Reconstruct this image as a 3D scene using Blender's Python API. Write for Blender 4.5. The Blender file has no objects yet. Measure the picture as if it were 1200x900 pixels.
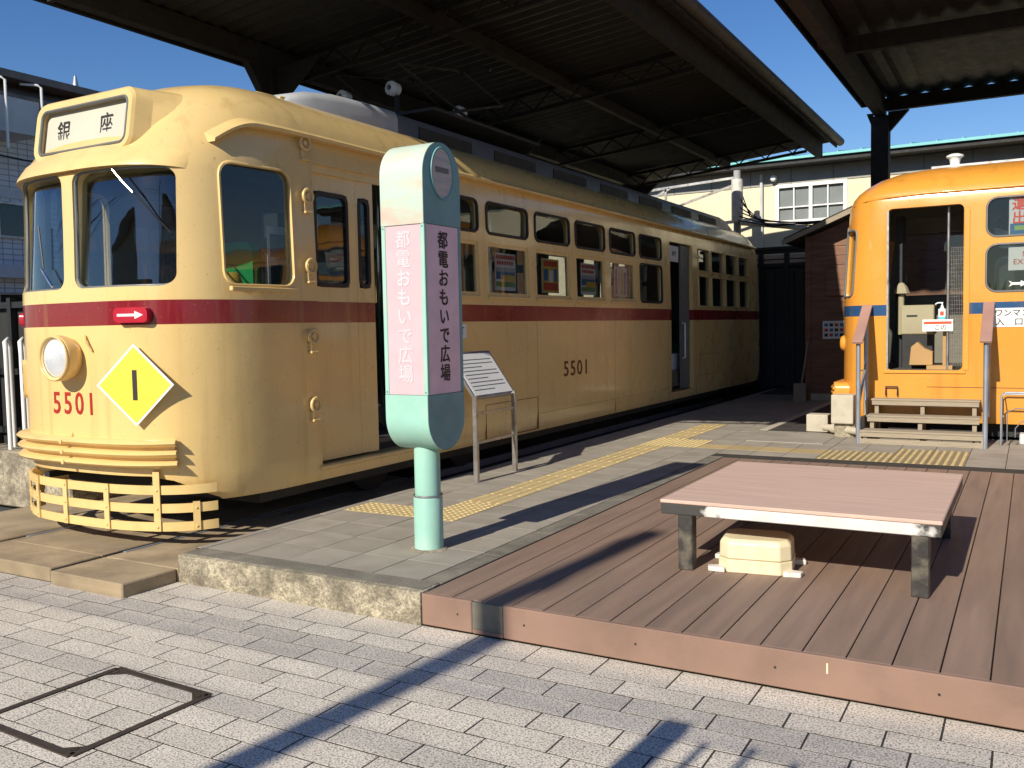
import bpy, bmesh, math, random
from mathutils import Vector, Matrix
random.seed(7)
R = math.radians
S = bpy.context.scene
COL = S.collection

# ------------------------------------------------------------------ camera, sky, sun, exposure
def cam_matrix(yaw, pitch, roll):
    cy, sy, cp, sp = math.cos(yaw), math.sin(yaw), math.cos(pitch), math.sin(pitch)
    f = Vector((sy*cp, cy*cp, sp)); r = Vector((cy, -sy, 0)); u = r.cross(f)
    cr, sr = math.cos(roll), math.sin(roll)
    r2 = cr*r + sr*u; u2 = -sr*r + cr*u
    return Matrix(((r2.x, u2.x, -f.x), (r2.y, u2.y, -f.y), (r2.z, u2.z, -f.z)))
cd = bpy.data.cameras.new('camera'); cam = bpy.data.objects.new('camera', cd); COL.objects.link(cam)
cd.sensor_width = 36; cd.sensor_fit = 'HORIZONTAL'; cd.lens = 36*1065.77/1200
cd.clip_start = .05; cd.clip_end = 3000
cam.matrix_world = Matrix.Translation((0, 0, 1.6)) @ cam_matrix(R(-29.754), R(-3.559), R(-1.081)).to_4x4()
S.camera = cam

SUN_AZ, SUN_EL = 85.0, 32.0      # direction the light travels (degrees from +X), elevation
W = bpy.data.worlds.new('World'); S.world = W; W.use_nodes = True
nt = W.node_tree; bg = nt.nodes['Background']
sky = nt.nodes.new('ShaderNodeTexSky'); sky.sky_type = 'NISHITA'; sky.sun_disc = False
sky.sun_elevation = R(SUN_EL); sky.sun_rotation = R(180 - (SUN_AZ - 90)); sky.air_density = 1.0; sky.dust_density = .2; sky.ozone_density = 2.5
hs = nt.nodes.new('ShaderNodeHueSaturation'); hs.inputs['Saturation'].default_value = 1.3; hs.inputs['Hue'].default_value = .512
nt.links.new(sky.outputs[0], hs.inputs['Color']); nt.links.new(hs.outputs[0], bg.inputs[0]); bg.inputs[1].default_value = .085
sd = bpy.data.lights.new('sun', 'SUN'); sd.energy = 4.6; sd.angle = R(.55); sd.color = (1, .93, .80)
so = bpy.data.objects.new('sun', sd); COL.objects.link(so); so.location = (0, -20, 20)
dv = Vector((math.cos(R(SUN_AZ))*math.cos(R(SUN_EL)), math.sin(R(SUN_AZ))*math.cos(R(SUN_EL)), -math.sin(R(SUN_EL))))
so.rotation_euler = dv.to_track_quat('-Z', 'Y').to_euler()
S.view_settings.view_transform = 'Standard'; S.view_settings.look = 'None'
S.view_settings.exposure = 0.38; S.view_settings.gamma = 1; S.view_settings.use_curve_mapping = False

# ------------------------------------------------------------------ materials
MATS = {}
def mat(name, col, rough=.5, metal=0, var=.08, vs=3.0, bump=0, bs=60, obj=0, spec=.5, stain=None, ss=2.0, sa=.5, coat=0, sr=(.48, .68), stretch=None, fine=0, fs=200):
    """base colour + large soft variation + optional fine speckle, stains, per-object shift and bump"""
    if name in MATS: return MATS[name]
    m = bpy.data.materials.new(name); m.use_nodes = True; MATS[name] = m
    n = m.node_tree.nodes; l = m.node_tree.links; p = n['Principled BSDF']
    p.inputs['Roughness'].default_value = rough; p.inputs['Metallic'].default_value = metal
    p.inputs['Specular IOR Level'].default_value = spec; p.inputs['Coat Weight'].default_value = coat
    tc = n.new('ShaderNodeTexCoord'); src = tc.outputs['Object']
    if stretch:
        mp = n.new('ShaderNodeMapping'); mp.inputs['Scale'].default_value = stretch; l.new(src, mp.inputs[0]); src = mp.outputs[0]
    oi = n.new('ShaderNodeObjectInfo')
    ad = n.new('ShaderNodeVectorMath'); ad.operation = 'ADD'; l.new(src, ad.inputs[0])
    cx = n.new('ShaderNodeCombineXYZ'); ml = n.new('ShaderNodeMath'); ml.operation = 'MULTIPLY'; ml.inputs[1].default_value = 37.0
    l.new(oi.outputs['Random'], ml.inputs[0])
    if obj: 
        l.new(ml.outputs[0], cx.inputs[0]); l.new(cx.outputs[0], ad.inputs[1])
    src = ad.outputs[0]
    def noise(scale, detail=4):
        t = n.new('ShaderNodeTexNoise'); t.inputs['Scale'].default_value = scale; t.inputs['Detail'].default_value = detail
        l.new(src, t.inputs[0]); return t.outputs[0]
    def mul(a, lo, hi, fr=(.3, .7)):
        r = n.new('ShaderNodeMapRange'); r.inputs[1].default_value, r.inputs[2].default_value = fr
        r.inputs[3].default_value, r.inputs[4].default_value = lo, hi; l.new(a, r.inputs[0]); return r.outputs[0]
    def mix(kind, fac, a, b):
        x = n.new('ShaderNodeMix'); x.data_type = 'RGBA'; x.blend_type = kind
        if isinstance(fac, float): x.inputs[0].default_value = fac
        else: l.new(fac, x.inputs[0])
        for i, v in ((6, a), (7, b)):
            if isinstance(v, tuple): x.inputs[i].default_value = (*v, 1)
            else: l.new(v, x.inputs[i])
        return x.outputs[2]
    c = tuple(col)
    v = mul(noise(vs), 1-var, 1+var)
    c = mix('MULTIPLY', 1.0, c, v)
    if fine: c = mix('MULTIPLY', 1.0, c, mul(noise(fs, 2), 1-fine, 1+fine, (.38, .62)))
    if obj: c = mix('MULTIPLY', 1.0, c, mul(oi.outputs['Random'], 1-obj, 1+obj, (0, 1)))
    if stain: c = mix('MIX', mul(noise(ss, 6), 0, sa, sr), c, tuple(stain))
    l.new(c, p.inputs['Base Color'])
    l.new(mul(noise(vs*2.3), max(0, rough-.07), min(1, rough+.07)), p.inputs['Roughness'])
    if bump:
        b = n.new('ShaderNodeBump'); b.inputs['Strength'].default_value = 1; b.inputs['Distance'].default_value = bump
        l.new(noise(bs, 5), b.inputs['Height']); l.new(b.outputs[0], p.inputs['Normal'])
    return m

def glass_mat(name, tint=(.55, .6, .6), refl=1.0):
    m = bpy.data.materials.new(name); m.use_nodes = True; MATS[name] = m
    n = m.node_tree.nodes; l = m.node_tree.links; n.remove(n['Principled BSDF'])
    o = n['Material Output']; t = n.new('ShaderNodeBsdfTransparent'); t.inputs[0].default_value = (*tint, 1)
    g = n.new('ShaderNodeBsdfGlossy'); g.inputs['Roughness'].default_value = .015; g.inputs[0].default_value = (.9, .95, 1, 1)
    fr = n.new('ShaderNodeFresnel'); ge = n.new('ShaderNodeNewGeometry'); io = n.new('ShaderNodeMapRange'); io.inputs[3].default_value = 1.52; io.inputs[4].default_value = 1/1.52
    l.new(ge.outputs['Backfacing'], io.inputs[0]); l.new(io.outputs[0], fr.inputs[0])
    mu = n.new('ShaderNodeMath'); mu.operation = 'MULTIPLY'; mu.inputs[1].default_value = refl; l.new(fr.outputs[0], mu.inputs[0])
    mx = n.new('ShaderNodeMixShader'); l.new(mu.outputs[0], mx.inputs[0]); l.new(t.outputs[0], mx.inputs[1]); l.new(g.outputs[0], mx.inputs[2])
    tc = n.new('ShaderNodeTexCoord'); no = n.new('ShaderNodeTexNoise'); no.inputs['Scale'].default_value = 2.2
    l.new(tc.outputs['Object'], no.inputs[0]); b = n.new('ShaderNodeBump'); b.inputs['Distance'].default_value = .0015; b.inputs['Strength'].default_value = 1
    l.new(no.outputs[0], b.inputs['Height']); l.new(b.outputs[0], g.inputs['Normal'])
    l.new(mx.outputs[0], o.inputs[0]); return m

def banded_mat(name, body, band, z0, z1, var=.05, roofz=None, roofc=None, rough=.3):
    """gloss paint with a painted belt stripe between two heights (object space)"""
    m = mat(name, body, rough, var=var, vs=1.2, bump=.007, bs=1.9, coat=.5, stain=(body[0]*.8, body[1]*.76, body[2]*.7), ss=.8, sa=.2)
    n = m.node_tree.nodes; l = m.node_tree.links; p = n['Principled BSDF']
    c = p.inputs['Base Color'].links[0].from_socket
    tc = n.new('ShaderNodeTexCoord'); sx = n.new('ShaderNodeSeparateXYZ'); l.new(tc.outputs['Object'], sx.inputs[0])
    GR = (body[0]*.5, body[1]*.45, body[2]*.42)
    streaks = []
    for scl, sc_, lo, hi, am in (((9, 9, .5), 1.0, .56, .74, .30), ((1, 1, 1), 38, .66, .72, .45)):
        mp = n.new('ShaderNodeMapping'); mp.inputs['Scale'].default_value = scl; l.new(tc.outputs['Object'], mp.inputs[0])
        no = n.new('ShaderNodeTexNoise'); no.inputs['Scale'].default_value = sc_; no.inputs['Detail'].default_value = 5; l.new(mp.outputs[0], no.inputs[0])
        mr = n.new('ShaderNodeMapRange'); mr.inputs[1].default_value = lo; mr.inputs[2].default_value = hi; mr.inputs[4].default_value = am; l.new(no.outputs[0], mr.inputs[0]); streaks.append(mr.outputs[0])
    p.inputs['Coat Roughness'].default_value = .10
    a = n.new('ShaderNodeMath'); a.operation = 'GREATER_THAN'; a.inputs[1].default_value = z0; l.new(sx.outputs[2], a.inputs[0])
    b = n.new('ShaderNodeMath'); b.operation = 'LESS_THAN'; b.inputs[1].default_value = z1; l.new(sx.outputs[2], b.inputs[0])
    f = n.new('ShaderNodeMath'); f.operation = 'MULTIPLY'; l.new(a.outputs[0], f.inputs[0]); l.new(b.outputs[0], f.inputs[1])
    x = n.new('ShaderNodeMix'); x.data_type = 'RGBA'; l.new(f.outputs[0], x.inputs[0]); l.new(c, x.inputs[6]); x.inputs[7].default_value = (*band, 1)
    c = x.outputs[2]
    for st_ in streaks:
        y = n.new('ShaderNodeMix'); y.data_type = 'RGBA'; l.new(st_, y.inputs[0]); l.new(c, y.inputs[6]); y.inputs[7].default_value = (*GR, 1); c = y.outputs[2]
    l.new(c, p.inputs['Base Color']); return m

CREAM = (.75, .53, .215); ORANGE = (.71, .30, .042)
M = dict(
    cream=banded_mat('cream_paint', CREAM, (.21, .006, .013), 1.667, 1.838),
    cream2=mat('cream_trim', CREAM, .35, var=.06, stain=(.5, .33, .12), ss=6, sa=.35, coat=.15),
    orange=banded_mat('orange_paint', ORANGE, (.018, .07, .17), 1.655, 1.787),
    orange2=mat('orange_trim', ORANGE, .35, var=.06, coat=.2),
    interior=mat('interior_paint', (.17, .16, .12), .6),
    floor=mat('tram_floor', (.10, .085, .065), .7, bump=.001, bs=80),
    gasket=mat('rubber_gasket', (.012, .012, .012), .55),
    greygasket=mat('grey_gasket', (.14, .145, .14), .5),
    dark=mat('dark_iron', (.02, .02, .02), .7, bump=.002, bs=20),
    hood=mat('grey_roof_hood', (.10, .11, .13), .42, var=.12, stain=(.09, .09, .10), ss=2.5, sa=.6),
    hoodlight=mat('sunlit_hood_print_grey', (.40, .41, .42), .4, var=.1),  # sun on the hood nose put into a paler grey; also used for print
    chrome=mat('chrome', (.75, .75, .75), .15, 1),
    lens=mat('lamp_lens', (.80, .82, .85), .12, .35, bump=.004, bs=45),
    red=mat('red_paint', (.45, .012, .03), .35, coat=.3),
    numred=mat('number_red', (.36, .02, .012), .45), numbrown=mat('number_brown', (.13, .022, .012), .5),
    white=mat('white_paint', (.78, .77, .74), .5, var=.05), yellow=mat('plate_yellow', (.90, .66, .07), .4, var=.04),
    black=mat('black_paint', (.015, .015, .015), .45), ink=mat('ink_black', (.02, .018, .02), .6),
    glass=glass_mat('window_glass', (.72, .76, .76), 1.7), glass_dark=glass_mat('dark_glass', (.80, .82, .82), .75),
    seat=mat('seat_green', (.03, .16, .05), .8, bump=.002, bs=200), greenplastic=mat('green_plastic', (.02, .32, .08), .4),
    paper=mat('paper', (.75, .74, .70), .8, var=.04), blind=mat('cream_blind', (.54, .51, .41), .7, var=.04),
    posterred=mat('poster_red', (.55, .07, .03), .7), posterblue=mat('poster_blue', (.05, .16, .32), .7), posteryellow=mat('poster_yellow', (.72, .45, .06), .7), postergreen=mat('poster_green', (.18, .30, .08), .7),
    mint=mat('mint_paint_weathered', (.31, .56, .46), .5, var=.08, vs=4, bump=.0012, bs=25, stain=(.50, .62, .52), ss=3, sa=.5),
    mintshade=mat('mint_shaded', (.15, .34, .335), .5, var=.12, vs=5, bump=.001, bs=40),  # shade of the sign's side faces put into a darker, bluer mint
    mintfront=mat('mint_front_faded', (.47, .60, .49), .5, var=.06, vs=3, bump=.001, bs=20, stain=(.62, .27, .20), ss=3.4, sa=.5, stretch=(.7, 1, 2.2)),
    pink=mat('pink_panel', (.58, .43, .455), .45, var=.05, vs=5), pinkside=mat('pink_side_panel', (.80, .57, .62), .45, var=.09, vs=7),
    fadewhite=mat('faded_white_letter', (.65, .52, .55), .6),
    discgrey=mat('faded_disc', (.47, .44, .40), .5, var=.12, vs=14, stretch=(1, .4, 3)),
    steel=mat('stainless', (.45, .44, .42), .35, .8, var=.15, stain=(.25, .17, .10), ss=14, sa=.5),
    galv=mat('galvanised', (.33, .36, .41), .45, .6, var=.15),
    deck=mat('composite_deck', (.25, .168, .122), .68, var=.14, vs=1.4, bump=.0008, bs=90, obj=.06, stretch=(9, .7, 3), fine=.06, fs=60, stain=(.165, .115, .10), ss=1.5, sa=.35),
    fascia=mat('deck_fascia', (.255, .155, .112), .7, var=.10, vs=2.5, bump=.001, bs=60, stain=(.16, .10, .075), ss=3.0, sa=.55),
    patch=mat('grey_patch', (.17, .155, .12), .7, var=.2, vs=10),
    benchtop=mat('bench_board', (.60, .42, .33), .65, var=.10, vs=2.5, bump=.0008, bs=60, stretch=(.8, 12, 3), fine=.05, fs=50, stain=(.50, .32, .255), ss=2.2, sa=.4),
    handrail=mat('handrail_board', (.36, .205, .165), .65, var=.1),
    steelleg=mat('worn_black_steel', (.045, .042, .038), .5, .3, var=.3, vs=14, stain=(.22, .19, .14), ss=11, sa=.75, bump=.001, bs=60),
    creamplastic=mat('cream_plastic', (.74, .64, .42), .5, var=.06, vs=6, stain=(.5, .42, .27), ss=8, sa=.4),
    whiteplastic=mat('white_plastic', (.72, .68, .60), .5, stain=(.4, .34, .26), ss=16, sa=.5),
    concrete=mat('weathered_concrete', (.36, .31, .22), .88, var=.38, vs=16, bump=.006, bs=45, fine=.28, fs=55, stain=(.085, .072, .05), ss=3.4, sa=.85, sr=(.40, .72), stretch=(1.4, 1, 1.6)),
    kerbtop=mat('kerb_top', (.16, .145, .115), .88, var=.22, vs=4, bump=.004, bs=60, fine=.2, fs=140, stain=(.30, .27, .21), ss=5, sa=.5),
    slab=mat('tan_slab', (.34, .26, .16), .85, var=.2, vs=2.2, bump=.002, bs=60, fine=.12, fs=160, stain=(.16, .12, .075), ss=3.5, sa=.6),
    block=mat('pale_block', (.50, .45, .35), .85, var=.15, vs=5, bump=.003, bs=50, fine=.08, stain=(.25, .21, .15), ss=5, sa=.5),
    ballast=mat('track_bed', (.045, .04, .035), .95, var=.3, bump=.02, bs=25),
    joint=mat('joint_sand', (.034, .030, .024), .95, var=.25, vs=6, bump=.003, bs=120),
    asphalt=mat('asphalt', (.06, .06, .062), .9, var=.2, bump=.003, bs=150, fine=.25, fs=250),
    tile=mat('platform_tile', (.31, .276, .226), .82, var=.12, vs=2.2, bump=.0012, bs=120, obj=.06, fine=.10, fs=170, stain=(.21, .185, .14), ss=3, sa=.45),
    tactile=mat('tactile_yellow', (.46, .345, .165), .8, var=.16, vs=6, bump=.001, bs=90, obj=.10, stain=(.30, .24, .14), ss=6, sa=.65),
    tactilebar=mat('tactile_bar_yellow', (.58, .45, .215), .75, var=.12, vs=9),
    tactiledark=mat('tactile_worn_base', (.24, .19, .10), .85, var=.15, vs=8),
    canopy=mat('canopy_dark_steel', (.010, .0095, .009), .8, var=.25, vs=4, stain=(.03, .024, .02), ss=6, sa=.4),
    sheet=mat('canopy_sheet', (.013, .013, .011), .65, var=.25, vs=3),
    gutter=mat('canopy_gutter', (.045, .045, .044), .6, var=.15),
    brownsteel=mat('brown_steel', (.024, .017, .013), .75, var=.2),
    cwall=mat('cream_render_wall', (.74, .66, .46), .9, var=.06, vs=1.5, bump=.003, bs=30, stain=(.5, .43, .3), ss=2, sa=.3),
    teal=mat('teal_roof', (.17, .50, .50), .45, var=.08, vs=2),
    eave=mat('eave_grey', (.16, .16, .15), .7, var=.15), eaveshade=mat('eave_shade_wall', (.34, .33, .29), .8),
    clap=mat('brown_clapboard', (.21, .105, .062), .75, var=.2, vs=2, stretch=(1, 1, 8), bump=.002, bs=30, stain=(.13, .055, .035), ss=3, sa=.5),
    clap2=mat('red_brown_board', (.31, .15, .10), .7, var=.12), rooftile=mat('dark_roofing', (.035, .032, .03), .7, bump=.004, bs=30),
    gate=mat('dark_gate', (.022, .022, .028), .6, var=.2, stretch=(8, 8, .6)), gateslot=mat('gate_lit_slot', (.62, .50, .45), .7),
    greytile=None, brownroof=mat('brown_roof_metal', (.17, .13, .11), .6, var=.2), palegrey=mat('pale_grey_wall', (.55, .55, .55), .8, var=.08),
    polecon=mat('pole_concrete', (.34, .335, .32), .85, var=.12, bump=.002, bs=60), wire=mat('black_cable', (.015, .015, .015), .6),
    stairwood=mat('weathered_stair_wood', (.34, .28, .20), .8, var=.2, vs=4, stretch=(1.2, 10, 10), bump=.0015, bs=50, stain=(.19, .155, .11), ss=4, sa=.6),
    ironframe=mat('manhole_iron', (.045, .032, .024), .75, var=.3, vs=10, bump=.002, bs=90), sanit=mat('bottle_white', (.8, .82, .82), .3), sanblue=mat('bottle_blue', (.12, .5, .72), .4),
    brownbox=mat('brown_box', (.42, .25, .10), .8), farebox=mat('farebox_beige', (.33, .29, .18), .6), leaf=mat('leaf_green', (.05, .10, .025), .6, var=.3, obj=.2), bark=mat('bark', (.09, .06, .04), .9),
    housewall=mat('house_wall', (.45, .40, .33), .85, var=.1), housewall2=mat('house_wall_grey', (.30, .30, .31), .85, var=.1), shutter=mat('shutter', (.22, .23, .24), .5),
)
def tile_wall(name, c1, c2, mortar, sx, sz):
    m = bpy.data.materials.new(name); m.use_nodes = True; n = m.node_tree.nodes; l = m.node_tree.links; p = n['Principled BSDF']; p.inputs['Roughness'].default_value = .55
    tc = n.new('ShaderNodeTexCoord'); s = n.new('ShaderNodeSeparateXYZ'); c = n.new('ShaderNodeCombineXYZ'); l.new(tc.outputs['Object'], s.inputs[0])
    a = n.new('ShaderNodeMath'); l.new(s.outputs[0], a.inputs[0]); l.new(s.outputs[1], a.inputs[1]); l.new(a.outputs[0], c.inputs[0]); l.new(s.outputs[2], c.inputs[1])
    b = n.new('ShaderNodeTexBrick'); l.new(c.outputs[0], b.inputs[0]); b.inputs['Color1'].default_value = (*c1, 1); b.inputs['Color2'].default_value = (*c2, 1); b.inputs['Mortar'].default_value = (*mortar, 1)
    b.inputs['Scale'].default_value = 1; b.inputs['Brick Width'].default_value = sx; b.inputs['Row Height'].default_value = sz; b.inputs['Mortar Size'].default_value = .012; b.offset = 0
    l.new(b.outputs[0], p.inputs[0]); return m
M['greytile'] = tile_wall('grey_tile_wall', (.68, .67, .66), (.62, .62, .62), (.32, .32, .32), .22, .12)

def paver_mat():
    m = mat('granite_paver', (.62, .56, .475), .85, var=.10, vs=2.5, bump=.0018, bs=260, obj=.07, stain=(.50, .455, .395), ss=1.3, sa=.35)
    n = m.node_tree.nodes; l = m.node_tree.links; p = n['Principled BSDF']; c = p.inputs['Base Color'].links[0].from_socket
    tc = n.new('ShaderNodeTexCoord'); oi = n.new('ShaderNodeObjectInfo'); ad = n.new('ShaderNodeVectorMath'); l.new(tc.outputs['Object'], ad.inputs[0]); l.new(oi.outputs['Location'], ad.inputs[1])
    for sc, thr, dk in ((115, .57, .42), (60, .66, .6), (170, .38, 1.5)):
        t = n.new('ShaderNodeTexNoise'); t.inputs['Scale'].default_value = sc; t.inputs['Detail'].default_value = 1; l.new(ad.outputs[0], t.inputs[0])
        r = n.new('ShaderNodeMapRange'); r.inputs[1].default_value = thr-.05; r.inputs[2].default_value = thr+.05; l.new(t.outputs[0], r.inputs[0])
        if dk > 1: r.inputs[3].default_value, r.inputs[4].default_value = dk, 1
        else: r.inputs[3].default_value, r.inputs[4].default_value = 1, dk
        x = n.new('ShaderNodeMix'); x.data_type = 'RGBA'; x.blend_type = 'MULTIPLY'; x.inputs[0].default_value = 1; l.new(c, x.inputs[6]); l.new(r.outputs[0], x.inputs[7]); c = x.outputs[2]
    l.new(c, p.inputs['Base Color']); return m
M['paver'] = paver_mat()

# ------------------------------------------------------------------ mesh helpers
def tag(o, label=None, cat=None, group=None, kind=None):
    if label: o['label'] = label
    if cat: o['category'] = cat
    if group: o['group'] = group
    if kind: o['kind'] = kind
    return o
def thing(name, label, cat, loc=(0, 0, 0), rz=0, group=None, kind=None):
    o = bpy.data.objects.new(name, None); COL.objects.link(o); o.location = loc; o.rotation_euler = (0, 0, rz); o.empty_display_size = .2
    return tag(o, label, cat, group, kind)
def link(name, me, parent=None, loc=None):
    o = bpy.data.objects.new(name, me); COL.objects.link(o)
    if parent: o.parent = parent
    if loc: o.location = loc
    return o
def rrect(w, h, r, n=6, cx=0, cy=0):
    r = min(r, w/2-1e-4, h/2-1e-4); p = []
    for i, (sx, sy) in enumerate(((1, 1), (-1, 1), (-1, -1), (1, -1))):
        for k in range(n+1):
            a = math.pi/2*(i + k/n); p.append((cx+sx*(w/2-r)+r*math.cos(a), cy+sy*(h/2-r)+r*math.sin(a)))
    return p
class MB:
    def __init__(s): s.v = []; s.f = []
    def add(s, vs, fs): k = len(s.v); s.v += [tuple(v) for v in vs]; s.f += [tuple(i+k for i in f) for f in fs]; return s
    def box(s, x0, x1, y0, y1, z0, z1):
        vs = [(x, y, z) for z in (z0, z1) for y in (y0, y1) for x in (x0, x1)]
        return s.add(vs, [(0, 2, 3, 1), (4, 5, 7, 6), (0, 1, 5, 4), (2, 6, 7, 3), (0, 4, 6, 2), (1, 3, 7, 5)])
    def beam(s, p0, p1, w, h, up=(0, 0, 1)):
        p0, p1 = Vector(p0), Vector(p1); d = (p1-p0).normalized(); u = Vector(up)
        if abs(d.dot(u)) > .99: u = Vector((0, 1, 0))
        r = d.cross(u).normalized(); u = r.cross(d)
        vs = [p+r*a*w/2+u*b*h/2 for p in (p0, p1) for a, b in ((-1, -1), (1, -1), (1, 1), (-1, 1))]
        return s.add(vs, [(0, 1, 2, 3), (7, 6, 5, 4), (0, 4, 5, 1), (1, 5, 6, 2), (2, 6, 7, 3), (3, 7, 4, 0)])
    def prism(s, pts, fn, a, b):
        n = len(pts); vs = [fn(u, v, a) for u, v in pts] + [fn(u, v, b) for u, v in pts]
        return s.add(vs, [tuple(range(n))[::-1], tuple(range(n, 2*n))] + [(i, (i+1) % n, n+(i+1) % n, n+i) for i in range(n)])
    def tube(s, pts, r, n=8, closed=False, cap=True):
        pts = [Vector(p) for p in pts]; m = len(pts); rings = []; up = None
        for i, p in enumerate(pts):
            a = pts[i-1] if (i or closed) else p; b = pts[(i+1) % m] if (i < m-1 or closed) else p
            d = (b-a).normalized()
            if up is None: up = Vector((0, 0, 1)) if abs(d.z) < .9 else Vector((1, 0, 0))
            x = d.cross(up)
            if x.length < 1e-4: x = d.orthogonal()
            x.normalize(); up = x.cross(d).normalized(); rr = r[i] if isinstance(r, (list, tuple)) else r
            rings.append([p + x*math.cos(2*math.pi*k/n)*rr + up*math.sin(2*math.pi*k/n)*rr for k in range(n)])
        vs = [v for g in rings for v in g]; fs = []
        for i in range(m if closed else m-1):
            j = (i+1) % m
            for k in range(n): fs.append((i*n+k, i*n+(k+1) % n, j*n+(k+1) % n, j*n+k))
        if not closed and cap: fs += [tuple(range(n))[::-1], tuple((m-1)*n+k for k in range(n))]
        return s.add(vs, fs)
    def cyl(s, p0, p1, r0, r1=None, n=20): return s.tube([p0, p1], [r0, r0 if r1 is None else r1], n)
    def lathe(s, prof, o=(0, 0, 0), fn=None, n=28):
        fn = fn or (lambda x, y, z: (x, y, z)); vs = []; m = len(prof)
        for k in range(n):
            a = 2*math.pi*k/n
            for r, h in prof: x, y, z = fn(r*math.cos(a), r*math.sin(a), h); vs.append((o[0]+x, o[1]+y, o[2]+z))
        fs = [(k*m+i, ((k+1) % n)*m+i, ((k+1) % n)*m+i+1, k*m+i+1) for k in range(n) for i in range(m-1)]
        return s.add(vs, fs)
    def ringframe(s, outer, inner, fn, a, b):
        n = len(outer); vs = [fn(*p, a) for p in outer]+[fn(*p, a) for p in inner]+[fn(*p, b) for p in outer]+[fn(*p, b) for p in inner]; fs = []
        for i in range(n):
            j = (i+1) % n
            fs += [(i, j, n+j, n+i), (2*n+i, 3*n+i, 3*n+j, 2*n+j), (i, 2*n+i, 2*n+j, j), (n+i, n+j, 3*n+j, 3*n+i)]
        return s.add(vs, fs)
    def mesh(s, name, m, bevel=0, smooth=None, seg=1):
        me = bpy.data.meshes.new(name); me.from_pydata(s.v, [], s.f)
        bm = bmesh.new(); bm.from_mesh(me); bmesh.ops.recalc_face_normals(bm, faces=bm.faces)
        if bevel: bmesh.ops.bevel(bm, geom=list(bm.edges), offset=bevel, segments=seg, affect='EDGES', profile=.5)
        bm.to_mesh(me); bm.free(); me.materials.append(m)
        if smooth: shade(me, smooth)
        return me
    def build(s, name, m, parent=None, bevel=0, smooth=None, loc=None, seg=1):
        return link(name, s.mesh(name, m, bevel, smooth, seg), parent, loc)
def shade(me, ang=35):
    me.polygons.foreach_set('use_smooth', [True]*len(me.polygons)); me.set_sharp_from_angle(angle=R(ang))
def baked(o):
    dg = bpy.context.evaluated_depsgraph_get(); return bpy.data.meshes.new_from_object(o.evaluated_get(dg))
def text(name, s, size, m, parent, mtx, ext=.0015, bold=0, xs=1.0, vertical=False, spacing=1.0, fat=0):
    objs = []
    c = bpy.data.curves.new(name, 'FONT'); c.body = '\n'.join(s) if vertical else s; c.size = size; c.extrude = ext; c.align_x = 'CENTER'; c.align_y = 'CENTER'; c.offset = bold; c.resolution_u = 3
    if vertical: c.space_line = spacing
    else: c.space_character = spacing
    o = bpy.data.objects.new(name, c); COL.objects.link(o); bpy.context.view_layer.update(); me = baked(o); bpy.data.objects.remove(o)
    if fat:
        bm = bmesh.new()
        for i, (dx_, dy_) in enumerate(((0, 0), (fat, fat), (-fat, -fat), (fat, -fat), (-fat, fat))):
            k = len(bm.verts); bm.from_mesh(me); bm.verts.ensure_lookup_table()
            for v in bm.verts[k:]: v.co += Vector((dx_, dy_, i*.00012))
        bm.to_mesh(me); bm.free()
    me.transform(mtx @ Matrix.Diagonal((xs, 1, 1, 1))); me.materials.clear(); me.materials.append(m)
    return link(name, me, parent)
def frame(o, x, y):   # matrix from origin and the directions of local x (reading) and y (up)
    x = Vector(x).normalized(); y = Vector(y).normalized(); z = x.cross(y)
    return Matrix(((x.x, y.x, z.x, o[0]), (x.y, y.y, z.y, o[1]), (x.z, y.z, z.z, o[2]), (0, 0, 0, 1)))

PZ = .179      # platform and deck height
# ------------------------------------------------------------------ ground, street, platform, deck
g = MB().box(-400, 400, -400, 400, -.6, -.03).build('ground', M['asphalt']); tag(g, 'grey asphalt ground stretching around the square', 'ground', kind='structure')
def proj(x, y, z=0):
    v = cam.matrix_world.inverted() @ Vector((x, y, z))
    return (600 + 1065.77*v.x/-v.z, 450 - 1065.77*v.y/-v.z) if v.z < -.1 else None
street = MB().box(-16, 6, -3.5, 3.96, -.028, -.0016).build('street_paving', M['joint']); tag(street, 'grey speckled granite block paving of the street', 'paving', kind='structure')
PW, PH, GAP = .366, .1555, .0085
def paver_mesh(w, h, i):
    mb = MB().box(-w/2, w/2, -h/2, h/2, -.035, 0); return mb.mesh('paver', M['paver'])
meshes = [paver_mesh(PW-GAP, PH-GAP, i) for i in range(3)]
stuff = MB(); cnt = 0; half = {}
row0 = 3.4095
for k in range(-14, 4):
    y0 = row0 + PH*(k-1); y1 = y0+PH; off = [0, .5, .22, .74][k % 4]*PW
    if k == 3: y1 = 3.945
    i0 = -8.0
    for j in range(60):
        x = -9.15 + off + j*PW; cx = x; cy = (y0+y1)/2
        if cx > 3.2 or (cx+PW/2 < -4.77 and y0 > 3.5): continue
        if cx-PW/2 < -4.77 and y1 > 3.53 and k != 3: 
            pass
        q = proj(cx, cy); vis = q and -40 < q[0] < 1240 and q[1] < 930
        jit = random.uniform(-.0008, .0004)
        if vis and cnt < 300:
            if k == 3:
                key = round(y1-y0, 3); half.setdefault(key, paver_mesh(PW-GAP, y1-y0-GAP, 0)); me = half[key]
            else: me = meshes[cnt % 3]
            o = link('paver', me, street, (cx, cy, jit)); o.rotation_euler = (random.uniform(-.003, .003), random.uniform(-.002, .002), random.uniform(-.006, .006)); cnt += 1
        elif cy > -1.5: stuff.box(cx-PW/2+GAP/2, cx+PW/2-GAP/2, y0+GAP/2, y1-GAP/2, -.035, jit)
so_ = stuff.build('paver_field', M['paver'], street); so_['kind'] = 'stuff'

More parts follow.
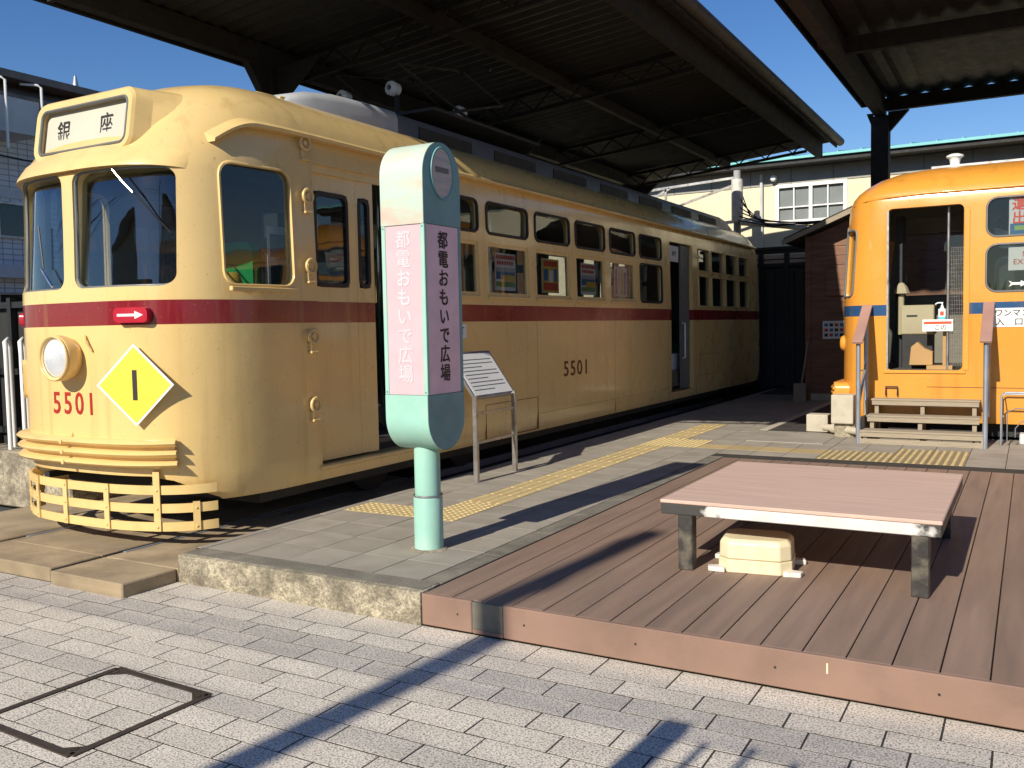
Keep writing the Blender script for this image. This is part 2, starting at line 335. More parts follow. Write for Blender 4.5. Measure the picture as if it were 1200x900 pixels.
# manhole frame let into the paving
mh = thing('manhole_cover', 'square paved manhole cover with rusty iron frame in the street paving', 'manhole', (-3.47, 2.42, 0), R(-2.0))
a = .325
for p, q in (((-a, -a), (a, -a)), ((a, -a), (a, a)), ((a, a), (-a, a)), ((-a, a), (-a, -a))):
    MB().beam((p[0], p[1], 0), (q[0], q[1], 0), .034, .012).build('frame_bar', M['ironframe'], mh)
for sx, sy in ((1, 1), (-1, 1), (1, -1), (-1, -1)):
    s = .115 if sx > 0 or sy > 0 else .09
    cp = MB().prism([(sx*a, sy*a), (sx*(a-s), sy*a), (sx*a, sy*(a-s*.8))], lambda u, v, h: (u, v, h), -.004, .004).build('corner_plate', M['ironframe'], mh)
    MB().cyl((sx*(a-.035), sy*(a-.035), .004), (sx*(a-.035), sy*(a-.035), .0065), .014, n=12).build('lift_hole', M['black'], cp)

# platform body + kerb + tiles
pf = MB()
pf.box(-4.80, -2.84, 4.13, 24, -.02, PZ-.0020); pf.box(-2.84, 7, 9.46, 24, -.02, PZ-.0022)
plat = pf.build('platform', M['joint']); tag(plat, 'raised grey tiled platform between the two trams', 'platform', kind='structure')
kerb = MB()
for i in range(1):
    x0 = -4.755; x1 = -2.845
    mb = MB(); n = 10
    MB().box(x0, x1, 3.965 - (.03 if i == 0 else .012), 4.135, -.02, PZ+.004).build('kerb_stone', M['concrete'], plat, .012, 30, seg=2)
    MB().box(x0+.012, x1-.012, 3.975, 4.13, PZ-.01, PZ+.0065).build('kerb_stone_top', M['kerbtop'], plat)
for i in range(26):
    y0 = 4.137 + i*.6
    MB().box(-4.805, -4.735, y0, y0+.597, -.02, PZ+.001).build('edge_stone', M['tile'], plat, .006)
for i in range(8):   # grimy margin strip beside the deck
    y0 = 4.14 + i*.67
    MB().box(-2.985, -2.842, y0, y0+.667, PZ-.03, PZ+.001).build('edge_stone', M['kerbtop'], plat, .004)
TP = .349
tme = MB().box(-TP/2+.0035, TP/2-.0035, -TP/2+.0035, TP/2-.0035, -.03, 0).mesh('paving_tile', M['tile'], .0006)
def tact_mesh(kind):
    b = MB().box(-TP/2+.002, TP/2-.002, -TP/2+.002, TP/2-.002, -.03, .001)
    return b.mesh('tactile_tile', M['tactile' if kind != 'worn' else 'tactiledark'])
def tact_rel(kind):
    b = MB(); s = TP/6
    if kind == 'dot':
        for i in range(6):
            for j in range(6):
                c = (-TP/2+s*(i+.5), -TP/2+s*(j+.5)); b.lathe([(.019, .0005), (.012, .0055), (0, .006)], (c[0], c[1], 0), n=7)
    elif kind == 'bar':
        for i in range(4): x = -TP/2 + TP*(i+.5)/4; b.prism([(-.02, .0005), (.02, .0005), (.012, .006), (-.012, .006)], lambda u, v, h, x=x: (x+u, h, v), -TP/2+.02, TP/2-.02)
    elif kind == 'worn':
        for i in range(5): x = -TP/2 + TP*(i+.5)/5; b.prism([(-.016, .0005), (.016, .0005), (.010, .006), (-.010, .006)], lambda u, v, h, x=x: (x+u, h, v), -TP/2+.008, TP/2-.008)
    return b.mesh('tactile_relief', M['tactilebar'])
TK = {k: (tact_mesh(k), tact_rel(k) if k != 'plain' else None) for k in ('dot', 'bar', 'plain', 'worn')}
tstuff = MB(); nt_ = 0
for k in range(40):
    for j in range(27):
        cx = -4.733 + TP*(j+.5); cy = 4.14 + TP*(k+.5)
        if j < 5:
            if cy > 19.5: continue
        elif cy < 9.47+TP/2 or cy > 12.0 and j < 27: continue
        if cy > 10.95 and -1.8 < cx < -.4 and cy < 11.8: pass
        kind = None
        if k == 4 and j in (0, 1, 2): kind = 'dot'
        elif j == 2 and k == 5: kind = 'dot'
        elif j == 2 and 5 < k < 24 and k not in (17, 18): kind = 'bar'
        elif k in (17, 18) and j in (2, 3): kind = 'dot'
        elif k == 17 and 3 < j < 8: kind = 'plain'
        elif k in (16, 17) and 8 <= j < 12 or k == 18 and 9 < j < 12: kind = 'worn'
        if nt_ < 296:
            jit = random.uniform(-.0007, .0007)
            if kind:
                o = link('tactile_tile', TK[kind][0], plat, (cx, cy, PZ+jit))
                if TK[kind][1]: link('tactile_relief', TK[kind][1], o, (0, 0, 0))
            else: o = link('paving_tile', tme, plat, (cx, cy, PZ+jit))
            o.rotation_euler = (random.uniform(-.0015, .0015), random.uniform(-.0015, .0015), random.uniform(-.003, .003)); nt_ += 1
        else: tstuff.box(cx-TP/2+.002, cx+TP/2-.002, cy-TP/2+.002, cy+TP/2-.002, PZ-.03, PZ)
if tstuff.v: o = tstuff.build('tile_field', M['tile'], plat); o['kind'] = 'stuff'
# pit kerb and steel cover plate beside the stairs
MB().box(-2.98, -2.08, 10.87, 11.82, PZ-.01, PZ+.008).build('cover_plate', M['tile'], plat, .004)
MB().box(-3.12, -3.0, 12.05, 19, PZ-.1, PZ+.004).build('pit_edge', M['block'], plat, .01)
pit = MB().box(-3.0, 6, 12.02, 14.2, PZ-.009, PZ+.002).build('track_pit', M['ballast']); tag(pit, 'dark track bed under the orange tram', 'track bed', kind='structure')

# deck
deck = MB().box(-2.82, 4.5, 3.99, 9.44, 0, PZ-.028).build('deck', M['black']); tag(deck, 'low brown composite board deck beside the platform', 'deck', kind='structure')
px_ = -2.828; PWD = .1805
for i in range(40):
    x0 = px_ + i*PWD
    MB().box(x0+.003, x0+PWD-.003, 3.958, 9.445, PZ-.026, PZ+random.uniform(-.0008, .0008)).build('deck_plank', M['deck'], deck, .002)
for x0, x1 in ((-2.83, -2.512), (-2.325, .62), (.624, 3.2), (3.204, 4.5)):
    MB().box(x0, x1, 3.925, 3.956, .012, PZ+.002).build('fascia_board', M['fascia'], deck, .005)
MB().box(-2.510, -2.327, 3.927, 3.955, .035, PZ-.002).build('repair_patch', M['patch'], deck, .002)
MB().box(-2.510, -2.327, 3.926, 3.954, .012, .034).build('repair_strip', M['fascia'], deck, .002)
MB().box(-.735, -.728, 3.9235, 3.926, .11, .155).build('tape_mark', M['creamplastic'], deck)
for x in (-2.6, -2.2, -1.6, -.95, -.3, .3): MB().cyl((x, 3.9262, .10), (x, 3.9235, .10), .006, n=8).build('fascia_screw', M['dark'], deck)

# track: tan slabs, rails, bed
bed = MB().box(-7.3, -4.81, 4.9, 24, -.028, .02).build('track_bed', M['ballast']); tag(bed, 'dark track bed below the cream tram', 'track bed', kind='structure')
sl = thing('track_slab', 'tan concrete track slab with flange groove in front of the cream tram', 'slab', (-6, 4.2, 0), kind='structure')
def wb(x0, x1, y0, y1, z0, z1): return MB().box(x0+6, x1+6, y0-4.2, y1-4.2, z0, z1)
wb(-5.478, -4.772, 3.532, 3.94, -.02, .088).build('slab', M['slab'], sl, .008)
wb(-5.478, -4.765, 3.944, 7.5, -.02, .087).build('slab', M['slab'], sl, .004)
wb(-6.60, -5.542, 3.575, 3.95, -.02, .089).build('slab', M['slab'], sl, .008)
wb(-6.60, -5.542, 3.954, 7.5, -.02, .087).build('slab', M['slab'], sl, .004)
wb(-7.75, -6.66, 3.60, 7.5, -.02, .090).build('slab', M['slab'], sl, .008)
for x in (-5.478, -6.60):
    MB().box(x+6-.006, x+6+.028, -.12, 14, .02, .0925).build('rail', M['galv'], sl, .003)
    MB().box(x+6-.060, x+6-.007, -.62, 14, -.02, .03).build('groove', M['dark'], sl)

# ------------------------------------------------------------------ trams
SM = 3.3
def build_tram(root, rings, L, inner, cut, body_mat, part='body'):
    """rings: (z, halfwidth, nose inset, end length). Shell with window and door openings"""
    ne, ns = 22, 44
    def loop(w, no, b):
        q = []
        for i in range(ne+1):
            t = math.pi/2*i/ne; q.append((w*math.sin(t)**(2/SM), no + b*(1-math.cos(t)**(2/SM))))
        r = [(x, L-y) for x, y in reversed(q)]
        mid = [(w, no+b + (L-2*(no+b))*i/ns) for i in range(1, ns)]
        right = q + mid + r
        left = [(-x, y) for x, y in reversed(right)][1:-1]
        return right + left
    def solid(rs, name, m):
        mb = MB(); n = None
        for z, w, no, b in rs:
            lp = loop(w, no, b); n = len(lp); mb.v += [(x, y, z) for x, y in lp]
        for i in range(len(rs)-1):
            for k in range(n): mb.f.append((i*n+k, i*n+(k+1) % n, (i+1)*n+(k+1) % n, (i+1)*n+k))
        mb.f.append(tuple(range(n))[::-1]); mb.f.append(tuple((len(rs)-1)*n+k for k in range(n)))
        return mb.build(name, m)
    body = solid(rings, part, body_mat); inn = solid(inner, 'inner', M['interior']); cu = [c.build('cut', body_mat) for c in cut]
    for t in (inn, *cu):
        md = body.modifiers.new('b', 'BOOLEAN'); md.operation = 'DIFFERENCE'; md.object = t; md.solver = 'EXACT'; md.material_mode = 'TRANSFER'
    me = baked(body)
    for o in (body, inn, *cu): bpy.data.objects.remove(o)
    me.name = part; shade(me, 30)
    return link(part, me, root)
class Surf:
    def __init__(s, rings): s.r = rings
    def at(s, z):
        r = s.r
        for a, b in zip(r, r[1:]):
            if z <= b[0]:
                t = max(0, (z-a[0])/(b[0]-a[0])); return [a[i]+(b[i]-a[i])*t for i in range(4)]
        return list(r[-1])
    def y(s, x, z, inset=0):
        _, w, no, b = s.at(z); u = min(1, abs(x)/(w-inset*.6)); return no + inset + b*(1-(max(0, 1-u**SM))**(1/SM))
    def x(s, y, z):
        _, w, no, b = s.at(z); d = y-no
        if d >= b: return w
        c = max(0, 1-max(0, d)/b); return w*(1-c**SM)**(1/SM)
    def nrm(s, x, z): 
        e = .01; return Vector((s.y(x+e, z)-s.y(x-e, z), -2*e, 0)).normalized()   # outward
def side_cut(mb, y0, y1, z0, z1, r, sides=(1, -1)):
    for sx in sides:
        mb.prism(rrect(y1-y0, z1-z0, r, 5, (y0+y1)/2, (z0+z1)/2), lambda u, v, h, sx=sx: (sx*h, u, v), .80, 1.4)
def front_cut(mb, x0, x1, z0, z1, r):
    mb.prism(rrect(x1-x0, z1-z0, r, 6, (x0+x1)/2, (z0+z1)/2), lambda u, v, h: (u, h, v), -.5, .75)
def poster(parent, c, w, h, sx, mtx_up=(0, 0, 1)):
    """small printed notice: white head with red lines, picture field below; facing +x*sx"""
    x, y, z = c; root = MB().box(x-.002, x+.002, y-w/2, y+w/2, z-h/2, z+h/2).build('notice', M['paper'], parent)
    f = x + sx*.0032
    def bx(a0, a1, b0, b1, m, d=0): MB().box(min(f, f+sx*(.001+d)), max(f, f+sx*(.001+d)), y-w/2+w*a0, y-w/2+w*a1, z-h/2+h*b0, z-h/2+h*b1).build('print', M[m], root)
    return root, bx

# ---- cream tram
YR = [(.40, 1.085, .13, 1.2), (.47, 1.108, .07, 1.25), (.62, 1.12, .02, 1.3), (.9, 1.12, 0, 1.3), (1.3, 1.12, 0, 1.3), (1.66, 1.12, 0, 1.3), (1.86, 1.12, 0, 1.3),
      (2.0, 1.117, .005, 1.3), (2.35, 1.11, .015, 1.3), (2.75, 1.10, .02, 1.3), (2.90, 1.097, .09, 1.28), (3.02, 1.092, .185, 1.25), (3.10, 1.083, .245, 1.22), (3.16, 1.062, .295, 1.20),
      (3.23, 1.03, .345, 1.13), (3.31, .975, .42, 1.05), (3.39, .89, .52, .95), (3.46, .775, .65, .85), (3.52, .63, .85, .72), (3.565, .45, 1.15, .55), (3.59, .25, 1.55, .3), (3.60, .08, 1.9, .1)]
YL = 15.65
YS = Surf(YR)
yt = thing('tram', 'cream tram with red belt stripe, number 5501 and destination sign standing under the dark canopy', 'tram', (-6.04, 4.15, 0.0))
cut = MB(); fcut = MB(); acut = MB()
front_cut(fcut, .06, .875, 1.935, 2.765, .085); front_cut(fcut, -.875, -.06, 1.935, 2.765, .085)
WY = [(2.95+i*1.063, 2.95+i*1.063+.885) for i in range(6)]      # six side windows, local y
side_cut(cut, .50, 1.13, 1.94, 2.82, .10)
side_cut(cut, 1.38, 2.74, .525, 2.925, .03, (1,))
side_cut(cut, 9.54, 10.62, .525, 2.90, .03, (1,))
for i, (a, b) in enumerate(WY):
    if i == 0: a += .0
    side_cut(cut, a, b, 2.585, 2.905, .07); side_cut(cut, a, b, 1.935, 2.485, .02 if i < 5 else .07)
RW = [(10.93, 11.55), (11.66, 12.40), (12.52, 13.26), (13.38, 14.05)]
for a, b in RW: side_cut(cut, a, b, 2.50, 2.88, .05); side_cut(cut, a, b, 1.90, 2.42, .03)
for a, b in ((1.38, 2.1), (9.54, 10.6)): side_cut(cut, a, b, 1.93, 2.82, .05, (-1,))
# arch in the front apron behind the lifeguard
acut.prism([(-.98, .2), (.98, .2), (.96, .42), (.90, .50), (.80, .565), (.66, .60), (-.66, .60), (-.80, .565), (-.90, .50), (-.96, .42)], lambda u, v, h: (u, h, v), -.6, .9)
build_tram(yt, YR, YL, [(.62, 1.03, .22, 1.2), (1.9, 1.05, .12, 1.25), (2.75, 1.03, .14, 1.25), (2.93, 1.0, .3, 1.2), (3.05, .9, .45, 1.1), (3.15, .6, .7, .8)], [cut, fcut, acut], M['cream'])
def gasket(parent, pts, r, m='gasket', name='window_frame', n=6): return MB().tube(pts, r, n, closed=True).build(name, M[m], parent, smooth=60)
# windscreens
for sx in (-1, 1):
    pts = [(sx*u, YS.y(u, v)-.002, v) for u, v in rrect(.815, .83, .085, 7, .4675, 2.35)]
    # add mid points on long edges so that the frame follows the curve
    q = []
    for i, p in enumerate(pts):
        nx = pts[(i+1) % len(pts)]
        for k in range(4):
            t = k/4; x = p[0]+(nx[0]-p[0])*t; z = p[2]+(nx[2]-p[2])*t; q.append((x, YS.y(x, z)+.028, z))
    fr = gasket(yt, q, .016, 'greygasket', 'windscreen_frame')
    gx = [(.02 + .90*i/14) for i in range(15)]; gz = [1.90+.90*j/8 for j in range(9)]
    vs = [(sx*x, YS.y(min(x, 1.0), z, .045) + (z-1.9)*.05 + d, z) for d in (0, .005) for z in gz for x in gx]; N = 15*9; fs = []
    for d in range(2):
        for j in range(8):
            for i in range(14): k = d*N+j*15+i; fs.append((k, k+1, k+16, k+15) if d else (k, k+15, k+16, k+1))
    MB().add(vs, fs).build('pane', M['glass'], fr, smooth=60)
    # wiper
    if sx > 0: a, b, c = (.46, 2.76), (.63, 2.58), (.84, 2.30)
    else: a, b, c = (.20, 1.96), (.34, 2.10), (.40, 2.42)
    w = MB().tube([(sx*x, YS.y(x, z)+.0, z) for x, z in (a, ((a[0]+b[0])/2, (a[1]+b[1])/2), b)], .009, 8).build('wiper_arm', M['chrome'], yt)
    MB().tube([(sx*x, YS.y(x, z)+.02, z) for x, z in (b, ((b[0]+c[0])/2, (b[1]+c[1])/2), c)], .0065, 6).build('wiper_blade', M['black'], w)
# brow over the windscreens
vs = []; bx = []
n = 48
for i in range(n+1):
    t = (-1 + 2*i/n); x = .94*math.sin(t*math.pi/2*.98)
    y = YS.y(x, 2.80); nn = YS.nrm(x, 2.80) if abs(x) < 1.04 else Vector((math.copysign(1, x), 0, 0)).normalized()
    fd = (1 - abs(t)**2.4)**.8
    e = -.02 + .07*fd; dz = -.04*abs(t)**3
    for off, z in ((-.03, 2.775), (e, 2.772), (e+.004*fd, 2.80), (e*.55 if e > 0 else e, 2.89), (-.025, 2.98)):
        vs.append((x+nn.x*off, YS.y(x, z)+nn.y*off, z+dz))
fs = [(i*5+k, (i+1)*5+k, (i+1)*5+k+1, i*5+k+1) for i in range(n) for k in range(4)]
MB().add(vs, fs).build('brow', M['cream2'], yt, smooth=50)
# destination sign box
sb = MB()
P = lambda u, v, h: (u, h + (v-3.1)*.16, v)
outl = rrect(1.09, .43, .10, 8, 0, 3.125); innl = rrect(.99, .335, .06, 8, 0, 3.12)
mid = rrect(1.12, .46, .11, 8, 0, 3.125)
def strip(mb, A, fa, B, fb):
    k = len(A); mb.add([fa(*p) for p in A]+[fb(*p) for p in B], [(i, (i+1) % k, k+(i+1) % k, k+i) for i in range(k)])
yb = .155
backl = rrect(1.50, .58, .18, 8, 0, 3.075)
strip(sb, innl, lambda u, v: P(u, v, yb+.05), innl, lambda u, v: P(u, v, yb+.004)); strip(sb, innl, lambda u, v: P(u, v, yb+.004), outl, lambda u, v: P(u, v, yb)); strip(sb, outl, lambda u, v: P(u, v, yb), mid, lambda u, v: P(u, v, yb+.02))
BK = lambda u, v: (u, .43 + (v-3.05)*.72, v)
strip(sb, mid, lambda u, v: P(u, v, yb+.02), rrect(1.22, .48, .12, 8, 0, 3.11), lambda u, v: P(u, v, .28))
strip(sb, rrect(1.22, .48, .12, 8, 0, 3.11), lambda u, v: P(u, v, .28), backl, BK)
strip(sb, backl, BK, rrect(1.40, .46, .16, 8, 0, 3.05), lambda u, v: (u, BK(u, v)[1]+.3, v))
box = sb.build('destination_box', M['cream2'], yt, smooth=55)
MB().prism(rrect(.99, .335, .06, 8, 0, 3.12), P, yb+.048, yb+.056).build('destination_blind', M['blind'], box)
gasket(box, [P(u, v, yb+.012) for u, v in rrect(.985, .33, .058, 8, 0, 3.12)], .015, 'greygasket', 'destination_frame')
for ch, x in (('銀', -.27), ('座', .22)):
    text('destination_letter', ch, .185, M['ink'], box, frame(P(x, 3.105, yb+.0465), (1, 0, 0), (0, .10, 1)), .001, 0, .85)
# headlight, number, plate, lamps
HX = -.02
hl = MB().lathe([(.0, .0), (.10, 0), (.145, -.06), (.165, -.12), (.165, -.17), (.150, -.185), (.138, -.175)], (HX, .05, 1.44), lambda x, y, z: (x, z, y), 32).build('headlight', M['cream2'], yt, smooth=40)
MB().lathe([(.140, -.168), (.115, -.186), (.07, -.200), (0, -.206)], (HX, .05, 1.44), lambda x, y, z: (x, z, y), 32).build('headlight_lens', M['lens'], hl, smooth=60)
MB().tube([(HX+.156*math.cos(t*math.pi/16), .05-.186, 1.44+.156*math.sin(t*math.pi/16)) for t in range(32)], .009, 6, True).build('headlight_rim', M['cream2'], hl, smooth=60)
def wrap(o, S_, off=.002):     # lay flat lettering (in x,z) onto the curved nose
    for v in o.data.vertices: v.co.y = S_.y(v.co.x, v.co.z) - off + v.co.y
o = text('fleet_number', '5501', .225, M['numred'], yt, frame((-.01, 0, 1.10), (1, 0, 0), (0, 0, 1)), .001, .003, .90, spacing=1.3); wrap(o, YS)
dx = .63; dn = YS.nrm(dx, 1.25); ang = math.atan2(dn.x, -dn.y) + R(3)
tx = Vector((math.cos(ang), math.sin(ang), 0)); nn = Vector((math.sin(ang), -math.cos(ang), 0)); dc = Vector((dx, YS.y(dx, 1.25), 1.25)) + nn*.045
def dia(s, a, b, m, name, par):
    pts = [(0, s), (-s, 0), (0, -s), (s, 0)]
    return MB().prism(pts, lambda u, v, h: tuple(dc + tx*u + Vector((0, 0, v)) + nn*h), a, b).build(name, M[m], par)
dp = dia(.287, -.004, .004, 'white', 'route_plate', yt); dia(.265, .0042, .006, 'yellow', 'route_plate_face', dp)
MB().prism([(-.017, -.11), (.017, -.11), (.017, .10), (-.017, .10)], lambda u, v, h: tuple(dc + tx*u + Vector((0, 0, v+.005)) + nn*h), .0062, .008).build('route_numeral', M['ink'], dp)
for dz in (-.2, .2): MB().cyl(dc+Vector((0, 0, dz)), dc+Vector((0, 0, dz))-nn*.06, .008, n=8).build('plate_peg', M['cream2'], dp)
for sx in (1, -1):
    x = .62*sx; y = YS.y(x, 1.735); n2 = YS.nrm(x, 1.735); t2 = Vector((-n2.y, n2.x, 0)); c = Vector((x if sx > 0 else -.98, YS.y(.98, 1.735) if sx < 0 else y, 1.735))
    if sx < 0: n2 = YS.nrm(-.98, 1.735); t2 = Vector((-n2.y, n2.x, 0))
    lp = MB().prism(rrect(.26, .105, .035, 5), lambda u, v, h: tuple(c+t2*u+Vector((0, 0, v))+n2*h), -.05, .05).build('marker_lamp', M['red'], yt, smooth=40)
    d = 1 if sx > 0 else -1
    ar = [(-.10, -.009), (.035, -.009), (.035, -.028), (.10, 0), (.035, .028), (.035, .009), (-.10, .009)]
    if sx < 0: ar = [(-u, v) for u, v in ar][::-1]
    MB().prism(ar, lambda u, v, h: tuple(c+t2*u+Vector((0, 0, v))+n2*h), .0505, .052).build('arrow', M['white'], lp)
# jumper sockets, cleat
x = -.80; c = Vector((x, YS.y(x, 1.27), 1.27)); n2 = YS.nrm(x, 1.27); t2 = Vector((-n2.y, n2.x, 0))
js = MB().prism(rrect(.10, .30, .045, 5), lambda u, v, h: tuple(c+t2*u+Vector((0, 0, v))+n2*h), -.02, .02).build('jumper_socket', M['cream2'], yt, smooth=40)
for dz in (-.07, .07): MB().cyl(c+Vector((0, 0, dz))+n2*.015, c+Vector((0, 0, dz))+n2*.024, .035, n=16).build('socket_hole', M['black'], js)
x = .20; MB().tube([(x-.035, YS.y(x, 1.6)-.012, 1.60), (x, YS.y(x, 1.55)-.03, 1.55), (x+.035, YS.y(x, 1.5)-.012, 1.49)], .009, 6).build('cleat', M['cream2'], yt)
# bumper ribs
def surf_strip(x0, x1, zs, off, name, m, par, th=.02, nseg=40, S_=None):
    """horizontal moulding that follows the nose: zs list of (z, offset)"""
    mb = MB(); k = len(zs)
    for i in range(nseg+1):
        x = x0+(x1-x0)*i/nseg
        for z, o in zs:
            n2 = YS.nrm(max(-1.05, min(1.05, x)), .9); mb.v.append((x+n2.x*o, YS.y(x, max(z, .62))+n2.y*o, z))
    for i in range(nseg):
        for j in range(k): mb.f.append((i*k+j, (i+1)*k+j, (i+1)*k+(j+1) % k, i*k+(j+1) % k))
    mb.f += [tuple(range(k))[::-1], tuple(nseg*k+j for j in range(k))]
    return mb.build(name, M[m], par, smooth=40)
bp = surf_strip(-1.02, .835, [(.655, -.03), (.655, .03), (.865, .03), (.865, -.03)], 0, 'bumper', 'cream2', yt)
for z in (.69, .765, .84):
    surf_strip(-1.03, .845, [(z-.032, .02), (z-.020, .075), (z, .095), (z+.016, .078), (z+.026, .02)], 0, 'bumper_rib', 'cream2', bp)
for z in (.69, .765, .84, .885): MB().lathe([(.0, -.012), (.016, -.008), (.016, 0)], (-.05, YS.y(0, z)-(.095 if z < .87 else 0), z-.004), lambda x, y, h: (x, h, y), 10).build('bolt', M['cream2'], bp)
# lifeguard (slatted fender)
def gp(t, z, o=0):   # t -1..1 across
    x = 1.02*math.sin(t*math.pi/2*.97); u = abs(x)/1.05; return (x, -.0 + .60*(1-(1-u**2.6)**(1/2.6)) - o, z)
gd = MB()
lg = None
for z in (.245, .375, .505):
    mb = MB(); n = 40; hh = .032
    for i in range(n+1):
        t = -1+2*i/n; p = gp(t, z); p2 = gp(t, z, -.012)
        mb.v += [(p[0], p[1], z-hh), (p[0], p[1], z+hh), (p2[0]*.99, p2[1], z+hh), (p2[0]*.99, p2[1], z-hh)]
    for i in range(n):
        for j in range(4): mb.f.append((i*4+j, (i+1)*4+j, (i+1)*4+(j+1) % 4, i*4+(j+1) % 4))
    mb.f += [(0, 1, 2, 3), tuple(n*4+j for j in (3, 2, 1, 0))]
    if z == .505: mb2 = mb
    o = mb.build('lifeguard_rail', M['cream2'], yt, smooth=30)
for t in (-.98, -.70, -.38, -.10, .20, .52, .78):
    p = gp(t, .3, .006); a = gp(t-.02, .3); b = gp(t+.02, .3); d = Vector((b[0]-a[0], b[1]-a[1], 0)).normalized(); z1 = .64 if t in (.52, -.98) else (.54 if t < .7 else .42)
    c = Vector((p[0], p[1], 0)); n2 = Vector((d.y, -d.x, 0))
    v = MB().prism([(-.024, .215), (.024, .215), (.024, z1), (-.024, z1)], lambda u, v, h: tuple(c+d*u+Vector((0, 0, v))+n2*h), -.004, .006).build('lifeguard_slat', M['cream2'], yt)
    for z in (.245, .375, .505):
        if z < z1: MB().lathe([(0, .008), (.009, .005), (.009, 0)], tuple(c+n2*.006+Vector((0, 0, z))), lambda x, y, h, d=d, n2=n2: tuple(d*x+Vector((0, 0, y))+n2*h), 8).build('rivet', M['cream2'], v)
for x in (-.62, .62): MB().box(x-.03, x+.03, .16, .9, .50, .545).build('lifeguard_bracket', M['dark'], yt)
# underframe, bogies
uf = MB().box(-.95, .95, .85, YL-.85, .30, .60).build('underframe', M['dark'], yt)
MB().box(-.85, .85, .5, .86, .42, .615).build('underframe_beam', M['dark'], yt)
for yb_ in (2.6, 12.6):
    for dy in (0, 1.6):
        for x in (-.58, .58): MB().cyl((x-.05, yb_+dy, .42), (x+.05, yb_+dy, .42), .33, n=24).build('wheel', M['dark'], yt)
    MB().box(-.75, .75, yb_-.4, yb_+2.0, .35, .55).build('bogie_frame', M['dark'], yt)
# side fittings
def wframe(parent, y0, y1, z0, z1, r, kind, sx=1, S_=YS, name='window'):
    zc = (z0+z1)/2; x = lambda y, z: sx*(S_.x(y, z)); pts = rrect(y1-y0, z1-z0, r, 5, (y0+y1)/2, zc)
    if kind == 'rubber': f = gasket(parent, [(x(u, v)+sx*.001, u, v) for u, v in pts], .017, 'gasket', name, 6)
    elif kind == 'trim': f = gasket(parent, [(x(u, v)-sx*.001, u, v) for u, v in pts], .014, 'cream2' if S_ is YS else 'orange2', name, 6)
    elif kind == 'grey': f = gasket(parent, [(x(u, v)+sx*.001, u, v) for u, v in pts], .013, 'greygasket', name, 6)
    else:   # wooden/steel sash set back in the opening
        f = MB().ringframe(rrect(y1-y0, z1-z0, .012, 2, (y0+y1)/2, zc), rrect(y1-y0-.07, z1-z0-.07, .01, 2, (y0+y1)/2, zc), lambda u, v, h: (x(u, v)+sx*h, u, v), -.045, -.012).build(name, M['cream2'], parent)
        MB().box(min(sx*S_.x(y0, z0), sx*(S_.x(y0, z0)+.022)), max(sx*S_.x(y0, z0), sx*(S_.x(y0, z0)+.022)), y0-.015, y1+.015, z0-.032, z0-.004).build('sill', M['cream2'], f, .004)
    xa = [x(y0, zc), x(y1, zc)]
    vs = []
    for d in (.030, .035):
        for y, xx in ((y0-.02, xa[0]), (y1+.02, xa[1])):
            for z in (z0-.02, z1+.02): vs.append((xx-sx*d, y, z))
    MB().add(vs, [(0, 1, 3, 2), (4, 6, 7, 5), (0, 4, 5, 1), (2, 3, 7, 6), (0, 2, 6, 4), (1, 5, 7, 3)]).build('pane', M['glass_dark'], f)
    return f
for sx in (1, -1):
    wframe(yt, .50, 1.13, 1.94, 2.82, .10, 'trim', sx)
    for i, (a, b) in enumerate(WY):
        wframe(yt, a, b, 2.585, 2.905, .07, 'rubber', sx); wframe(yt, a, b, 1.935, 2.485, .02 if i < 5 else .07, 'sash' if i < 5 else 'rubber', sx)
    for a, b in RW: wframe(yt, a, b, 2.50, 2.88, .05, 'trim', sx); wframe(yt, a, b, 1.90, 2.42, .03, 'trim', sx)
for a, b in ((1.38, 2.1), (9.54, 10.6)): wframe(yt, a, b, 1.93, 2.82, .05, 'rubber', -1)
MB().box(1.10, 1.135, .48, 1.15, 1.895, 1.93).build('window_sill', M['cream2'], yt, .006)
# folding door leaves
def leaf(p0, p1, wins, name):
    p0, p1 = Vector((*p0, 0)), Vector((*p1, 0)); d = (p1-p0); ln = d.length; d.normalize(); n2 = Vector((d.y, -d.x, 0)); fn = lambda u, v, h: tuple(p0+d*u+Vector((0, 0, v))+n2*h)
    o = MB().ringframe([(0, .545), (ln, .545), (ln, 2.915), (0, 2.915)], [(wins[0], 1.96), (wins[1], 1.96), (wins[1], 2.72), (wins[0], 2.72)], fn, -.015, .015).build('door_leaf', M['cream'], yt)
    pts = rrect(wins[1]-wins[0]-.03, .73, .06, 5, (wins[0]+wins[1])/2, 2.34)
    f = MB().ringframe(rrect(wins[1]-wins[0]+.01, .77, .07, 5, (wins[0]+wins[1])/2, 2.34), rrect(wins[1]-wins[0]-.05, .70, .05, 5, (wins[0]+wins[1])/2, 2.34), fn, -.02, .021).build('window_frame', M['gasket'], o)
    MB().prism(rrect(wins[1]-wins[0]-.04, .72, .05, 5, (wins[0]+wins[1])/2, 2.34), fn, -.003, .003).build('pane', M['glass_dark'], f)
    return o
leaf((1.035, 1.385), (1.035, 1.955), (.06, .47), 'a'); leaf((1.03, 1.965), (1.055, 2.17), (.03, .16), 'b')
MB().box(1.035, 1.14, 1.36, 2.76, .485, .522).build('door_sill', M['cream2'], yt, .008)
MB().box(1.045, 1.075, 1.38, 2.74, 2.86, 2.925).build('door_track', M['cream2'], yt)
